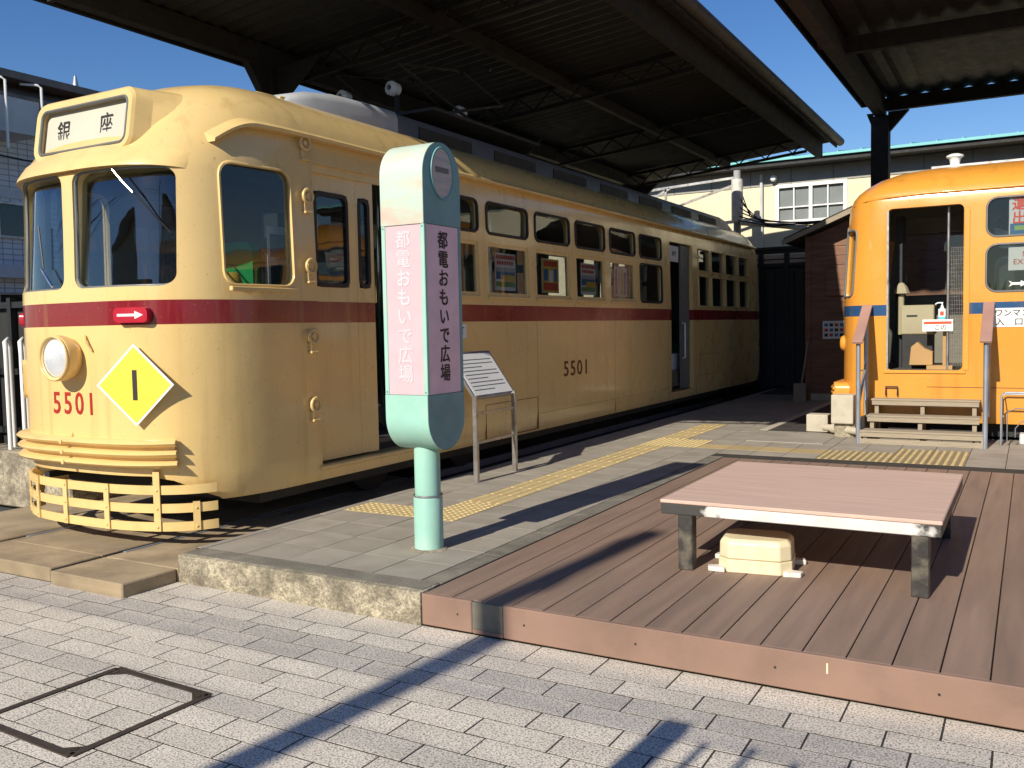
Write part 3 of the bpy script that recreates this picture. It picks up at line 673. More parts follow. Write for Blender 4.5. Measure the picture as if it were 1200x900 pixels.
# step loops beside the door
for z in (1.003, 1.54, 2.087, 2.629, 3.038):
    y = 1.285; xs_ = YS.x(y, min(z, 3.0))
    h = MB().tube([(xs_+.035, y+.052*math.cos(k*math.pi/9), z+.02+.052*math.sin(k*math.pi/9)) for k in range(18)], .013, 7, True)
    h.tube([(xs_-.01, y, z+.02), (xs_+.035, y, z+.02)], .022, 8)
    h = h.build('step_loop', M['cream2'], yt, smooth=50)
    MB().box(xs_-.01, xs_+.04, y-.035, y+.045, z-.115, z-.095).build('step_foot', M['cream2'], h, .004); MB().box(xs_-.01, xs_+.025, y-.03, y+.0, z-.095, z-.03).build('step_stem', M['cream2'], h, .004)
# gutter / rain visor
path = []
for i in range(13):
    t = i/12; y = .47+.33*t; path.append((y, 2.985+.145*math.sin(t*math.pi/2)))
path += [(1.0 + i*.5, 3.13) for i in range(28)]
mb = MB()
for y, z in path:
    xx = YS.x(y, min(z-.02, 3.08)); e = .075
    mb.v += [(xx-.03, y, z-.035), (xx+e, y, z-.035), (xx+e+.006, y, z-.012), (xx+e*.8, y, z+.006), (xx-.06, y, z+.045)]
for i in range(len(path)-1):
    for k in range(5): mb.f.append((i*5+k, (i+1)*5+k, (i+1)*5+(k+1) % 5, i*5+(k+1) % 5))
mb.f += [(0, 1, 2, 3, 4), tuple((len(path)-1)*5+k for k in (4, 3, 2, 1, 0))]
MB_ = mb
rv = mb.build('rain_gutter', M['cream2'], yt, smooth=40)
mb = MB(); mb.v = [(-x, y, z) for x, y, z in MB_.v]; mb.f = MB_.f; mb.build('rain_gutter', M['cream2'], yt, smooth=40)
# side number, plates, hatch lines
text('fleet_number', '5501', .26, M['numbrown'], yt, frame((1.122, 6.08, 1.075), (0, 1, 0), (0, 0, 1)), .001, .003, 1.2, spacing=1.22)
tp = MB().box(1.118, 1.124, 3.40, 3.55, 1.50, 1.64).build('side_plate', M['white'], yt); text('letter', 'T', .11, M['ink'], tp, frame((1.1245, 3.475, 1.57), (0, 1, 0), (0, 0, 1)))
for y0, y1, z0, z1 in ((3.9, 5.05, .43, .80), (10.9, 12.0, .72, 1.08)):
    MB().ringframe([(y0, z0), (y1, z0), (y1, z1), (y0, z1)], [(y0+.006, z0+.006), (y1-.006, z0+.006), (y1-.006, z1-.006), (y0+.006, z1-.006)], lambda u, v, h: (h, u, v), 1.112, 1.1225).build('hatch_edge', M['numbrown'], yt)
seam = mat('paint_seam', (CREAM[0]*.45, CREAM[1]*.4, CREAM[2]*.35), .5)
for y in (5.06, 7.3, 9.42, 10.75, 12.9): MB().box(1.112, 1.1212, y, y+.005, .43, 1.665).build('panel_seam', seam, yt)
MB().box(1.112, 1.1212, 5.066, 9.42, .60, .604).build('panel_seam', seam, yt)
# second doorway: handrail, leaf, lower panel, paper
MB().tube([(1.08, 10.16, 1.05), (1.13, 10.16, 1.05), (1.13, 10.16, 1.62), (1.08, 10.16, 1.62)], .013, 8).build('handrail', M['white'], yt, smooth=50)
MB().box(1.03, 1.055, 10.17, 10.60, .55, 2.88).build('door_leaf', M['greygasket'], yt)
MB().box(.92, .95, 9.58, 10.4, .64, 1.12).build('step_panel', M['palegrey'], yt)
r_, bx_ = poster(yt, (1.075, 9.80, 2.72), .42, .25, 1)
text('lettering', 'のり', .10, M['ink'], r_, frame((1.081, 9.80, 2.72), (0, 1, 0), (0, 0, 1)))
# notices behind the side windows
for i, kind in ((1, 'a'), (2, 'b'), (3, 'a'), (4, 'c')):
    y0 = WY[i][0]; r_, bx_ = poster(yt, (1.118-.047, y0+.43, 2.20), .44, .40, 1)
    if kind == 'a':
        [bx_(.04+.118*q, .135+.118*q, .84, .95, 'posterred') for q in range(8)]; [bx_(.08+.118*q, .17+.118*q, .69, .79, 'posterred') for q in range(7)]; bx_(.04, .96, .30, .62, 'posterblue'); bx_(.04, .96, .50, .62, 'hoodlight', .0003); bx_(.35, .96, .24, .42, 'posteryellow', .0006); bx_(.04, .96, .10, .24, 'postergreen', .0003)
    elif kind == 'b':
        bx_(.02, .98, .02, .98, 'posteryellow'); bx_(.08, .92, .08, .30, 'posterred', .0005); bx_(.1, .35, .35, .7, 'posterblue', .0005); bx_(.42, .64, .32, .66, 'paper', .0007); bx_(.7, .9, .34, .72, 'posterblue', .0005); bx_(.1, .9, .78, .94, 'posterred', .0005)
    else:
        for q in range(4): bx_(.06+.23*q, .22+.23*q, .06, .94 - .1*(q % 2), ('posterred', 'paper', 'posteryellow', 'posterblue')[q])
# interior
MB().box(-1.02, 1.02, 1.36, YL-.6, .60, .64).build('floor', M['floor'], yt)
MB().box(-1.0, 1.0, 2.90, YL-1, .645, .86).build('raised_floor', M['floor'], yt)
for sx in (-1, 1):
    for a, b in ((3.1, 9.3), (10.9, 14.2)):
        s = MB().box(min(sx*.62, sx*1.02), max(sx*.62, sx*1.02), a, b, .87, 1.28).build('bench_seat', M['seat'], yt, .03); MB().box(min(sx*.95, sx*1.03), max(sx*.95, sx*1.03), a, b, 1.285, 1.78).build('seat_back', M['seat'], s, .02)
MB().box(-.45, .1, .62, .98, .65, 1.62).build('driver_console', M['interior'], yt, .02)
dsb = MB().prism(rrect(.42, .62, .10, 6, .55, 2.0), lambda u, v, h: (u, h, v), 1.05, 1.13).build('driver_seat_back', M['greenplastic'], yt, smooth=40)
MB().box(.35, .75, .75, 1.05, 1.62, 1.72).build('driver_seat', M['greenplastic'], yt, .03)
MB().lathe([(.0, .12), (.06, .11), (.085, .05), (.085, 0)], (.78, .80, 1.94), n=16).build('yellow_helmet', M['posteryellow'], yt, smooth=60)
for y in (2.9, 5, 7, 9.4): MB().cyl((.55, y, .86), (.55, y, 2.95), .016, n=8).build('stanchion', M['chrome'], yt)
r_, bx_ = poster(yt, (.90, 1.20, 2.12), .26, .60, 1); bx_(.1, .9, .1, .5, 'ink'); bx_(.1, .9, .6, .9, 'greygasket')
# roof hood, louvres, grab irons, pantograph
hw = [(.60, 3.44), (.60, 3.66), (.57, 3.72), (.45, 3.765), (0, 3.79)]
sec = hw + [(-a, b) for a, b in reversed(hw[:-1])]
mb = MB(); ys = [1.62, 1.8, 2.05, 2.4, 2.8, 3.2]
scl = [0, .55, .78, .93, .99, 1.0]
for y, s in zip(ys, scl):
    for a, b in sec: mb.v.append((a*(.72+.28*s), y, 3.42+(b-3.42)*(.12+.88*s)*1.05))
k = len(sec)
for i in range(len(ys)-1):
    for j in range(k): mb.f.append((i*k+j, i*k+(j+1) % k, (i+1)*k+(j+1) % k, (i+1)*k+j))
mb.f.append(tuple(range(k)))
rh = mb.build('roof_hood_nose', M['hoodlight'], yt, smooth=50)
mb = MB()
for y, s in ((3.2, 1), (13.9, 1), (14.4, .85), (14.75, .4)):
    for a, b in sec: mb.v.append((a, y, 3.42+(b-3.42)*s))
for i in range(3):
    for j in range(k): mb.f.append((i*k+j, i*k+(j+1) % k, (i+1)*k+(j+1) % k, (i+1)*k+j))
mb.f += [tuple(range(k)), tuple(3*k+j for j in range(k))[::-1]]
rh2 = mb.build('roof_hood', M['hood'], yt, smooth=40)
for i in range(7):
    y = 3.55 + i*1.5
    for sx in (-1, 1): MB().box(min(sx*.598, sx*.612), max(sx*.598, sx*.612), y, y+1.0, 3.52, 3.65).build('louvre', M['dark'], rh2)
for p in ((.40, 1.50, 3.50), (.46, 1.72, 3.50)):
    MB().tube([(p[0], p[1], p[2]-.03), (p[0], p[1], p[2]+.085), (p[0], p[1]+.02, p[2]+.095), (p[0]+.02, p[1]+.20, p[2]+.095), (p[0]+.02, p[1]+.22, p[2]+.085), (p[0]+.02, p[1]+.22, p[2]-.03)], .011, 8).build('grab_iron', M['cream2'], yt, smooth=50)
pan = MB().box(-.7, .7, 3.7, 6.0, 3.84, 3.87).build('pantograph_base', M['dark'], yt)
for x in (-.55, .12):
    for y in (3.85, 5.15):
        MB().lathe([(.03, -.14), (.075, -.11), (.04, -.09), (.075, -.06), (.04, -.04), (.07, -.01), (.03, .02), (0, .02)], (x, y, 4.15), lambda a, b, h: (b, h, a), 18).build('insulator', M['white'], pan, smooth=50)
        MB().cyl((x, y, 3.85), (x, y, 4.12), .03, n=10).build('insulator_stem', M['dark'], pan)
for x in (-.5, .5):
    MB().tube([(x, 4.9, 3.9), (x*.8, 3.5, 4.30), (x*.7, 4.7, 4.52)], .018, 8).build('pantograph_arm', M['dark'], pan)
    MB().tube([(x, 4.1, 3.9), (x*.8, 5.6, 4.30), (x*.7, 4.8, 4.52)], .018, 8).build('pantograph_arm', M['dark'], pan)
MB().tube([(-.75, 4.75, 4.47), (-.6, 4.75, 4.53), (.6, 4.75, 4.53), (.75, 4.75, 4.47)], .02, 8).build('pantograph_head', M['dark'], pan)

# ---- orange tram
OR_ = [(.385, 1.07, .10, .5), (.5, 1.095, .03, .55), (.8, 1.10, 0, .6), (1.66, 1.10, 0, .6), (1.80, 1.10, .0, .6), (2.4, 1.095, .03, .6), (2.9, 1.09, .06, .6), (3.02, 1.085, .08, .6), (3.10, 1.07, .11, .6),
       (3.17, 1.03, .16, .62), (3.25, .95, .25, .62), (3.33, .82, .38, .6), (3.40, .66, .55, .55), (3.45, .48, .8, .45), (3.48, .28, 1.1, .3), (3.49, .1, 1.3, .1)]
OL = 11.0; OS = Surf(OR_)
ot = thing('tram', 'orange tram with blue belt stripe and open entrance door behind the wooden steps', 'tram', (-2.12, 12.9, 0), R(-90))
cut = MB(); fcut = MB()
side_cut(cut, .60, 1.425, 1.0, 2.93, .06, (1,))
OW = [(1.66 + i*1.13, 2.66 + i*1.13) for i in range(7)]
for a, b in OW: side_cut(cut, a, b, 2.53, 2.97, .11); side_cut(cut, a, b, 1.905, 2.44, .11)
side_cut(cut, .52, 1.42, 1.93, 2.8, .06, (-1,))
front_cut(fcut, -.62, .62, 1.9, 2.78, .1); front_cut(fcut, .72, .99, 1.9, 2.72, .04); front_cut(fcut, -.99, -.72, 1.9, 2.72, .04)
build_tram(ot, OR_, OL, [(.98, 1.03, .10, .55), (2.0, 1.04, .12, .55), (2.85, 1.02, .16, .55), (3.0, .95, .3, .5), (3.12, .7, .5, .4)], [cut, fcut], M['orange'])
for sx in (1, -1):
    for a, b in OW: wframe(ot, a, b, 2.53, 2.97, .11, 'grey', sx, OS); wframe(ot, a, b, 1.905, 2.44, .11, 'grey', sx, OS)
wframe(ot, .52, 1.42, 1.93, 2.8, .06, 'grey', -1, OS)
for x0, x1, z0, z1 in ((-.62, .62, 1.9, 2.78), (.72, .99, 1.9, 2.72), (-.99, -.72, 1.9, 2.72)):
    pts = rrect(x1-x0, z1-z0, .06, 5, (x0+x1)/2, (z0+z1)/2); f = gasket(ot, [(u, OS.y(u, v)-.001, v) for u, v in pts], .014, 'greygasket', 'windscreen_frame')
    vs = [(x, OS.y(x, z, .03)+d, z) for d in (0, .005) for x in (x0-.02, (x0+x1)/2, x1+.015) for z in (z0-.02, z1+.02)]
    MB().add(vs, [(0, 1, 3, 2), (2, 3, 5, 4), (6, 8, 9, 7), (8, 10, 11, 9)]).build('pane', M['glass_dark'], f)
# gutter line, door frame edge, sill
for sx in (1, -1):
    MB().tube([(sx*(OS.x(y, 3.03)+.0), y, z) for y, z in [(.12, 2.99), (.2, 3.02), (.35, 3.05), (.6, 3.07)]+[(1+i*.5, 3.085) for i in range(20)]], .017, 7).build('rain_gutter', M['orange2'], ot, smooth=60)
MB().box(1.088, 1.118, .57, 1.46, .962, .998).build('door_sill', M['orange2'], ot, .006)
MB().box(1.02, 1.112, .598, .618, 1.0, 2.90).build('door_edge', M['steel'], ot)
MB().box(1.085, 1.108, 1.427, 1.49, 1.0, 2.86).build('door_jamb', M['orange2'], ot, .006)
fl = MB().box(-1.02, 1.075, .25, OL-.3, .985, 1.002).build('floor', M['floor'], ot)
MB().box(1.0925, 1.104, 1.05, 6, .80, .806).build('panel_seam', M['numbrown'], ot)
uf = MB().box(-.9, .9, .6, OL-.6, .22, .5).build('underframe', M['dark'], ot)
# bumper, steps under door, handle
b = MB()
bpo = MB().prism(rrect(1.9, .26, .08, 5, 0, .70), lambda u, v, h: (u, OS.y(u*.9, .7)+h, v), -.13, .05).build('bumper', M['orange2'], ot, smooth=40)
for z in (.64, .70, .76): MB().tube([(u/10*.96, OS.y(u/10*.86, .7)-.135, z) for u in range(-10, 11)], .02, 7).build('bumper_rib', M['orange2'], bpo, smooth=60)
MB().tube([(1.09, .60, .70), (1.135, .60, .70), (1.135, .60, .80), (1.135, .73, .80), (1.135, .73, .70), (1.09, .73, .70)], .010, 6).build('step_handle', M['dark'], ot)
MB().lathe([(0, -.06), (.08, -.05), (.10, -.02), (.10, .02)], (.66, OS.y(.72, 1.32), 1.32), lambda x, y, h: (x, h, y), 20).build('headlight', M['orange2'], ot, smooth=50)
# side plates and window notices
pl = MB().box(1.1, 1.108, 1.70, 2.75, 1.50, 1.715).build('entrance_plate', M['white'], ot)
text('lettering', 'ワンマン', .088, M['ink'], pl, frame((1.1095, 1.925, 1.655), (0, 1, 0), (0, 0, 1)), .001, .0012, 1.0); text('lettering', '入　口', .090, M['ink'], pl, frame((1.1095, 1.90, 1.553), (0, 1, 0), (0, 0, 1)), .001, .0012, 1.05)
r_, bx_ = poster(ot, (1.052, 2.16, 2.75), .56, .42, 1); bx_(.02, .98, .02, .30, 'posterblue'); bx_(.1, .7, .12, .24, 'postergreen', .0006); bx_(.3, .6, .18, .26, 'paper', .001)
for i, ch in enumerate('運出'): text('lettering', ch, .155, M['posterred'], r_, frame((1.0565, 1.985, 2.875-.155*i), (0, 1, 0), (0, 0, 1)), .0008, .003)
text('lettering', '賃口', .14, M['posterred'], r_, frame((1.0565, 2.25, 2.80), (0, 1, 0), (0, 0, 1)), .0008, .003)
r_, bx_ = poster(ot, (1.052, 2.19, 2.27), .62, .26, 1); text('lettering', 'Moving\nEXIT ONLY', .085, M['posterred'], r_, frame((1.0565, 2.14, 2.275), (0, 1, 0), (0, 0, 1)))
MB().prism([(-.10, -.035), (-.06, -.014), (.02, -.014), (.02, -.035), (.09, 0), (.02, .035), (.02, .014), (-.06, .014), (-.10, .035), (-.075, 0)], lambda u, v, h: (h, 1.985+u, 1.99+v), 1.068, 1.070).build('arrow_sticker', M['paper'], ot)
# roof insulator and walkway board
rb = MB().box(-.25, .25, 1.0, 8, 3.475, 3.51).build('roof_board', M['steel'], ot)
for y in (.85+.40,): MB().lathe([(.12, -.02), (.07, 0), (.055, .04), (.07, .10), (.10, .12), (.10, .14), (.05, .16), (0, .16)], (.0, y, 3.52), n=20).build('insulator', M['white'], rb, smooth=50)
MB().box(.25, .60, .85, 1.6, 3.385, 3.40).build('roof_step', M['steel'], ot)
# interior: far wall fittings
MB().box(-.98, -.94, .55, 1.4, 1.0, 1.9).build('wall_panel', M['interior'], ot)
ck = MB().box(.1, .5, .62, .70, 1.002, 2.9).build('cab_partition', M['dark'], ot)
rk = thing_mesh = MB()
for i in range(9): rk.cyl((.93-.03*i/9, 1.27+.018*i, 1.03), (.93-.03*i/9, 1.27+.018*i, 2.45), .0035, n=5)
for i in range(30): rk.cyl((.93, 1.27, 1.05+i*.048), (.90, 1.42, 1.05+i*.048), .0028, n=5)
rk = rk.build('wire_rack', M['steel'], None); rk.parent = None; rk.matrix_world = Matrix.Translation((-2.12, 12.9, 0)) @ Matrix.Rotation(R(-90), 4, 'Z'); tag(rk, 'steel wire mesh rack just inside the orange tram doorway', 'rack')
MB().cyl((.95, 1.255, 1.0), (.95, 1.255, 2.92), .016, n=10).build('grab_pole', M['steel'], ot, smooth=50)
def OW_(x, y, z): return (-2.12+y, 12.9-x, z)
fb = thing('fare_box', 'beige metal fare box inside the orange tram doorway', 'fare box', OW_(.55, .90, 1.0))
MB().box(-.17, .17, -.15, .15, .0, .42).build('pedestal', M['dark'], fb); MB().box(-.19, .19, -.17, .17, .42, .78).build('cabinet', M['farebox'], fb, .012); MB().box(-.12, .0, -.178, -.168, .64, .66).build('coin_slot', M['black'], fb); 
MB().lathe([(.10, 0), (.07, .08), (.03, .13), (0, .14)], (-.2, -.02, .93), n=8).build('funnel', M['farebox'], fb); MB().cyl((-.2, -.02, .42), (-.2, -.02, .94), .035, n=10).build('funnel_stem', M['farebox'], fb)
ta = thing('stand', 'small white topped stand with printed card in the tram doorway', 'stand', OW_(.86, 1.15, 1.0))
MB().box(-.16, .16, -.12, .12, .55, .575).build('top', M['whiteplastic'], ta, .004); c_ = MB().box(-.165, .165, -.128, -.122, .46, .60).build('card', M['paper'], ta); MB().box(-.15, .15, -.130, -.128, .545, .575).build('card_stripe', M['posterred'], c_)
text('lettering', 'この', .07, M['ink'], c_, frame((.03, -.1295, .50), (1, 0, 0), (0, 0, 1)))
MB().box(.05, .10, -.03, .03, .0, .55).build('leg', M['brownbox'], ta); MB().box(-.12, .16, -.10, .10, .0, .05).build('foot', M['brownbox'], ta)
bx3 = MB().prism([(-.22, 0), (.04, 0), (.04, .16), (-.05, .20), (-.13, .28), (-.20, .22)], lambda u, v, h: (u, h, v), -.09, .09).build('carton', M['brownbox'], None, .004); bx3.location = OW_(.80, 1.05, 1.052); tag(bx3, 'brown cardboard piece at the foot of the doorway stand', 'carton')
sa = thing('pump_bottle', 'white pump bottle with pink and blue label on the doorway stand', 'bottle', OW_(.89, 1.19, 1.575))
MB().prism(rrect(.085, .06, .02, 4), lambda u, v, h: (u, v, h), 0, .15).build('bottle_body', M['sanit'], sa, smooth=40); MB().prism(rrect(.087, .062, .02, 4), lambda u, v, h: (u, v, h), .01, .055).build('blue_label', M['sanblue'], sa); MB().prism(rrect(.05, .0635, .01, 4), lambda u, v, h: (u, v, h), .07, .12).build('pink_label', M['posterred'], sa)
MB().lathe([(.03, .15), (.018, .165), (.016, .19), (.008, .192), (.008, .225), (0, .226)], n=14).build('pump', M['sanit'], sa, smooth=50); MB().tube([(.01, 0, .222), (-.05, 0, .222), (-.075, 0, .205)], .008, 8).build('nozzle', M['sanit'], sa)

# ------------------------------------------------------------------ canopies
# left canopy: single pitch, high eave over the platform
XR, ZR, XL, ZL, Y0, Y1 = -3.49, 5.30, -8.27, 4.83, 4.95, 19.8
zr = lambda x: ZL + (ZR-ZL)*(x-XL)/(XR-XL)
lc = thing('canopy', 'large dark steel canopy with lattice trusses over the cream tram', 'canopy', (-7.75, 12, 0))
def lb(): return MB()
ox, oy = 7.75, -12
mb = MB(); n = int((Y1-Y0)/.1); vs = []
for i in range(n+1):
    y = Y0+(Y1-Y0)*i/n; dz = .028 if i % 2 else 0
    for x in (XL, XR): vs += [(x+ox, y+oy, zr(x)+dz), (x+ox, y+oy, zr(x)+dz+.012)]
fs = []
for i in range(n): a = i*4; fs += [(a, a+4, a+6, a+2), (a+1, a+3, a+7, a+5), (a, a+1, a+5, a+4), (a+2, a+6, a+7, a+3)]
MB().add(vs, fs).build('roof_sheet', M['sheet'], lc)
for x, w, h, m in ((-3.84, .11, .30, 'canopy'), (-7.72, .13, .24, 'canopy'), (-5.75, .09, .16, 'canopy')):
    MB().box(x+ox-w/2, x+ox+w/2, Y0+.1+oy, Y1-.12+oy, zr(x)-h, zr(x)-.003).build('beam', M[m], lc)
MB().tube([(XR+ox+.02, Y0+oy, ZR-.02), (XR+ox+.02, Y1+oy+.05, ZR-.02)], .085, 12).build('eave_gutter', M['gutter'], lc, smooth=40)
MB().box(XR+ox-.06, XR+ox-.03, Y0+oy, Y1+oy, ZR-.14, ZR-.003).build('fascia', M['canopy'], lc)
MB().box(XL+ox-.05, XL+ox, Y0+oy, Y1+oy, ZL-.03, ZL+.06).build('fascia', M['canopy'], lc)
for Yt in (5.2, 8.4, 11.85, 15.3, 18.7):
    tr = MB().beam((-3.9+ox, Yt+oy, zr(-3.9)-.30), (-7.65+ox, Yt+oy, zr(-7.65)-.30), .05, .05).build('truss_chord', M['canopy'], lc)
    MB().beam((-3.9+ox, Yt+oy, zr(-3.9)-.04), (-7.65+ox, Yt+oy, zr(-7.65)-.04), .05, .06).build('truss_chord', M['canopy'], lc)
    for i in range(14):
        xa = -3.9-i*.268; xb = xa-.268; up = i % 2
        MB().beam((xa+ox, Yt+oy, zr(xa)-(.29 if up else .06)), (xb+ox, Yt+oy, zr(xb)-(.06 if up else .29)), .022, .022).build('truss_web', M['canopy'], tr)
for Yp in (8.05, 13.5, 19.0):
    c = MB().box(-.11, .11, Yp+oy-.11, Yp+oy+.11, .0, zr(-7.72)-.24).build('column', M['canopy'], lc)
    MB().prism([(-.42, 0), (.42, 0), (.11, -.42), (-.11, -.42)], lambda u, v, h: (h, Yp+oy+u, zr(-7.72)-.24+v), -.05, .05).build('haunch', M['canopy'], c)
    MB().prism([(.0, 0), (.7, .06), (.11, -.42), (0, -.42)], lambda u, v, h: (u, Yp+oy+h, zr(-7.72)-.24+v), -.04, .04).build('haunch', M['canopy'], c)
# right canopy
rc = thing('canopy', 'dark ribbed canopy on a square brown post behind the orange tram', 'canopy', (-2.55, 18.8, 0))
RX0, RX1, RY0, RY1, RZ = -2.87, 8.0, 10.9, 18.8, 5.80
mb = MB(); n = int((RX1-RX0)/.12); vs = []
for i in range(n+1):
    x = RX0+(RX1-RX0)*i/n; dz = .035 if (i // 1) % 3 == 0 else 0
    for y in (RY0, RY1): z = RZ + dz + (RY1-y)*.01; vs += [(x+2.55, y-18.8, z), (x+2.55, y-18.8, z+.012)]
fs = []
for i in range(n): a = i*4; fs += [(a, a+2, a+6, a+4), (a+1, a+5, a+7, a+3), (a, a+4, a+5, a+1), (a+2, a+3, a+7, a+6)]
MB().add(vs, fs).build('roof_sheet', M['sheet'], rc)
MB().box(-.09, .09, RY0-18.8+.1, .10, RZ-.34, RZ-.004).build('beam', M['brownsteel'], rc)
MB().box(RX0+2.55-.03, RX0+2.55, RY0-18.8, RY1-18.8, RZ-.12, RZ+.07).build('fascia', M['canopy'], rc)
for y in (-4.3, -.02):
    MB().box(.09 if y < -1 else .10, RX1+2.55, y-.06, y+.06, RZ-.24, RZ-.002).build('cross_beam', M['canopy'], rc)
MB().box(RX0+2.55, -.09, -4.33, -4.27, RZ-.10, RZ-.002).build('bracket', M['brownsteel'], rc); MB().box(RX0+2.55-.0, -.09, -.06, 0, RZ-.12, RZ-.002).build('bracket', M['brownsteel'], rc)
cp = MB().box(-.155, .155, -.155, .155, .17, RZ-.34).build('post', M['canopy'], rc)
MB().prism([(.135, 0), (.50, 0), (.135, -.40)], lambda u, v, h: (u, h, RZ-.26+v), -.05, .05).build('haunch', M['canopy'], cp); MB().prism([(-.135, 0), (-.25, 0), (-.135, -.3)], lambda u, v, h: (u, h, RZ-.26+v), -.05, .05).build('haunch', M['canopy'], cp)

# ------------------------------------------------------------------ sign pillar
sg = thing('sign_pillar', 'mint green rounded sign pillar with pink panels and vertical lettering on the platform', 'sign', (-3.37, 4.775, PZ))
sx0, sx1, sy0, sy1 = -.163, .163, -.205, .205      # width across the front, depth
Z = lambda z: z-PZ
base = MB().lathe([(.0, .0), (.094, 0), (.094, .335), (.090, .345), (.0, .345)], n=32).build('pole_sleeve', M['mint'], sg, smooth=40)
MB().lathe([(.094, .012), (.112, .010), (.122, 0)], n=32).build('base_grout', M['concrete'], sg, smooth=60)
MB().lathe([(.083, .34), (.083, Z(.90))], n=32).build('pole', M['mint'], sg, smooth=40); MB().lathe([(.092, .345), (.098, .352), (.092, .36)], n=32).build('pole_collar', M['steel'], base, smooth=60)
hy = .205
def cap(zflat, zc, r, sgn):   # outline in (y,z) of a rounded end
    pts = [(hy, zflat), ]
    pts += [(hy*math.cos(k*math.pi/20), zc + sgn*hy*1.02*math.sin(k*math.pi/20)) for k in range(21)] + [(-hy, zflat)]
    return pts
zt0, ztc = Z(2.245), Z(2.545); zb0, zbc = Z(1.19), Z(1.045)
hd = cap(zt0, ztc, hy, 1)
def shellcap(pts, m_curve, m_side, name):
    o = MB().prism(pts, lambda u, v, h: (h, u, v), sx0, sx1).build(name, m_side, sg)
    k = len(pts); cv = MB()
    for i in range(k-1):
        (y, z), (y2, z2) = pts[i], pts[i+1]
        d = Vector((y2-y, z2-z)); 
    e = .0025; cy = 0; cz = (max(p[1] for p in pts)+min(p[1] for p in pts))/2
    out = [(y*(1+e/.2), cz+(z-cz)*(1+e/.2)) for y, z in pts]
    v = [(x, y, z) for x in (sx0+.002, sx1-.002) for y, z in out]
    cv.add(v, [(i, i+1, k+i+1, k+i) for i in range(k-1)]).build('curved_skin', m_curve, o, smooth=40)
    return o
h_ = shellcap(hd, M['mintfront'], M['mintshade'], 'head')
b_ = shellcap([(y, z) for y, z in cap(zb0, zbc, hy, -1)], M['mint'], M['mintshade'], 'bottom_cap')
for s in (1, -1):
    xx = sx1 if s > 0 else sx0; X0, X1 = sorted((xx, xx+s*.004))
    d_ = MB().prism([(.118*math.cos(k*math.pi/16), ztc+.02+.155*math.sin(k*math.pi/16)) for k in range(32)], lambda u, v, h: (h, u, v), X0, X1).build('disc', M['discgrey'], h_)
    for q_, hh_ in ((.02, .035), (-.05, .012), (.085, .012)): MB().box(min(xx, xx+s*.0045), max(xx, xx+s*.0045), -.075, .075, ztc+.02+q_-hh_/2, ztc+.02+q_+hh_/2).build('faded_print', M['greygasket' if hh_ > .02 else 'hoodlight'], d_)
    MB().tube([(xx+s*.003, .120*math.cos(k*math.pi/16), ztc+.02+.157*math.sin(k*math.pi/16)) for k in range(32)], .008, 6, True).build('disc_rim', M['mintshade'], d_, smooth=60)
core = MB().box(sx0+.012, sx1-.012, sy0+.012, sy1-.012, zb0-.01, zt0+.01).build('core', M['mintshade'], sg)
for x in (sx0, sx1-.03):
    for y in (sy0, sy1-.03): MB().box(x, x+.03, y, y+.03, zb0+.002, zt0-.002).build('corner_trim', M['mint' if y < 0 else 'mintshade'], sg, .003)
MB().box(sx0+.031, sx1-.031, sy0+.004, sy0+.012, zb0+.004, zt0-.004).build('front_panel', M['pink'], sg)
MB().box(sx1-.012, sx1-.004, sy0+.031, sy1-.031, zb0+.004, zt0-.004).build('side_panel', M['pinkside'], sg)
MB().box(sx0+.004, sx0+.012, sy0+.031, sy1-.031, zb0+.004, zt0-.004).build('side_panel', M['pinkside'], sg)
MB().box(sx0+.031, sx1-.031, sy1-.012, sy1-.004, zb0+.004, zt0-.004).build('back_panel', M['pink'], sg)
chars = '都電おもいで広場'
for i, ch in enumerate(chars):
    z = Z(2.175) - i*.1185
    text('letter', ch, .114, M['ink'], sg, frame((sx1-.0028, 0.0, z-.03), (0, 1, 0), (0, 0, 1)), .0006, 0, 1.0, fat=.0021)
    text('letter', ch, .115, M['fadewhite'], sg, frame((0.0, sy0+.0028, z-.03), (1, 0, 0), (0, 0, 1)), .0006, 0, 1.0, fat=.0021)
for x in (sx0+.015, sx1-.015):
    for z in (zb0+.02, zt0-.02): MB().lathe([(.006, 0), (.004, .003), (0, .0035)], (x, sy0-.0005, z), lambda a, b, h: (a, -h, b), 8).build('screw', M['steel'], sg)

# ------------------------------------------------------------------ information board
ib = thing('information_board', 'sloped steel information board on two posts beside the cream tram', 'board', (-4.43, 7.42, PZ))
Y_ = .36
pd = [Vector((.0, 0, .79)), Vector((-.27, 0, 1.17))]; d = (pd[1]-pd[0]).normalized(); nn = Vector((d.z, 0, -d.x))
pan = MB().prism([(-Y_-.01, -.02), (Y_+.02, -.02), (Y_+.02, .50), (-Y_-.01, .50)], lambda u, v, h: tuple(pd[0]+d*v+Vector((0, u, 0))+nn*h), -.03, .0).build('panel_tray', M['steel'], ib, .004)
MB().prism([(-Y_+.02, .01), (Y_-.01, .01), (Y_-.01, .47), (-Y_+.02, .47)], lambda u, v, h: tuple(pd[0]+d*v+Vector((0, u, 0))+nn*h), .0005, .003).build('panel_sheet', M['paper'], pan)
for k in range(9):
    v0 = .06+k*.042; MB().prism([(-Y_+.06, v0), (Y_-(.06 if k % 3 else .3), v0), (Y_-(.06 if k % 3 else .3), v0+.010), (-Y_+.06, v0+.010)], lambda u, v, h: tuple(pd[0]+d*v+Vector((0, u, 0))+nn*h), .0032, .004).build('print_line', M['greygasket'], pan)
for y in (-Y_, Y_): MB().box(-.022, .022, y-.02, y+.02, 0, .80).build('post', M['steel'], ib, .004)
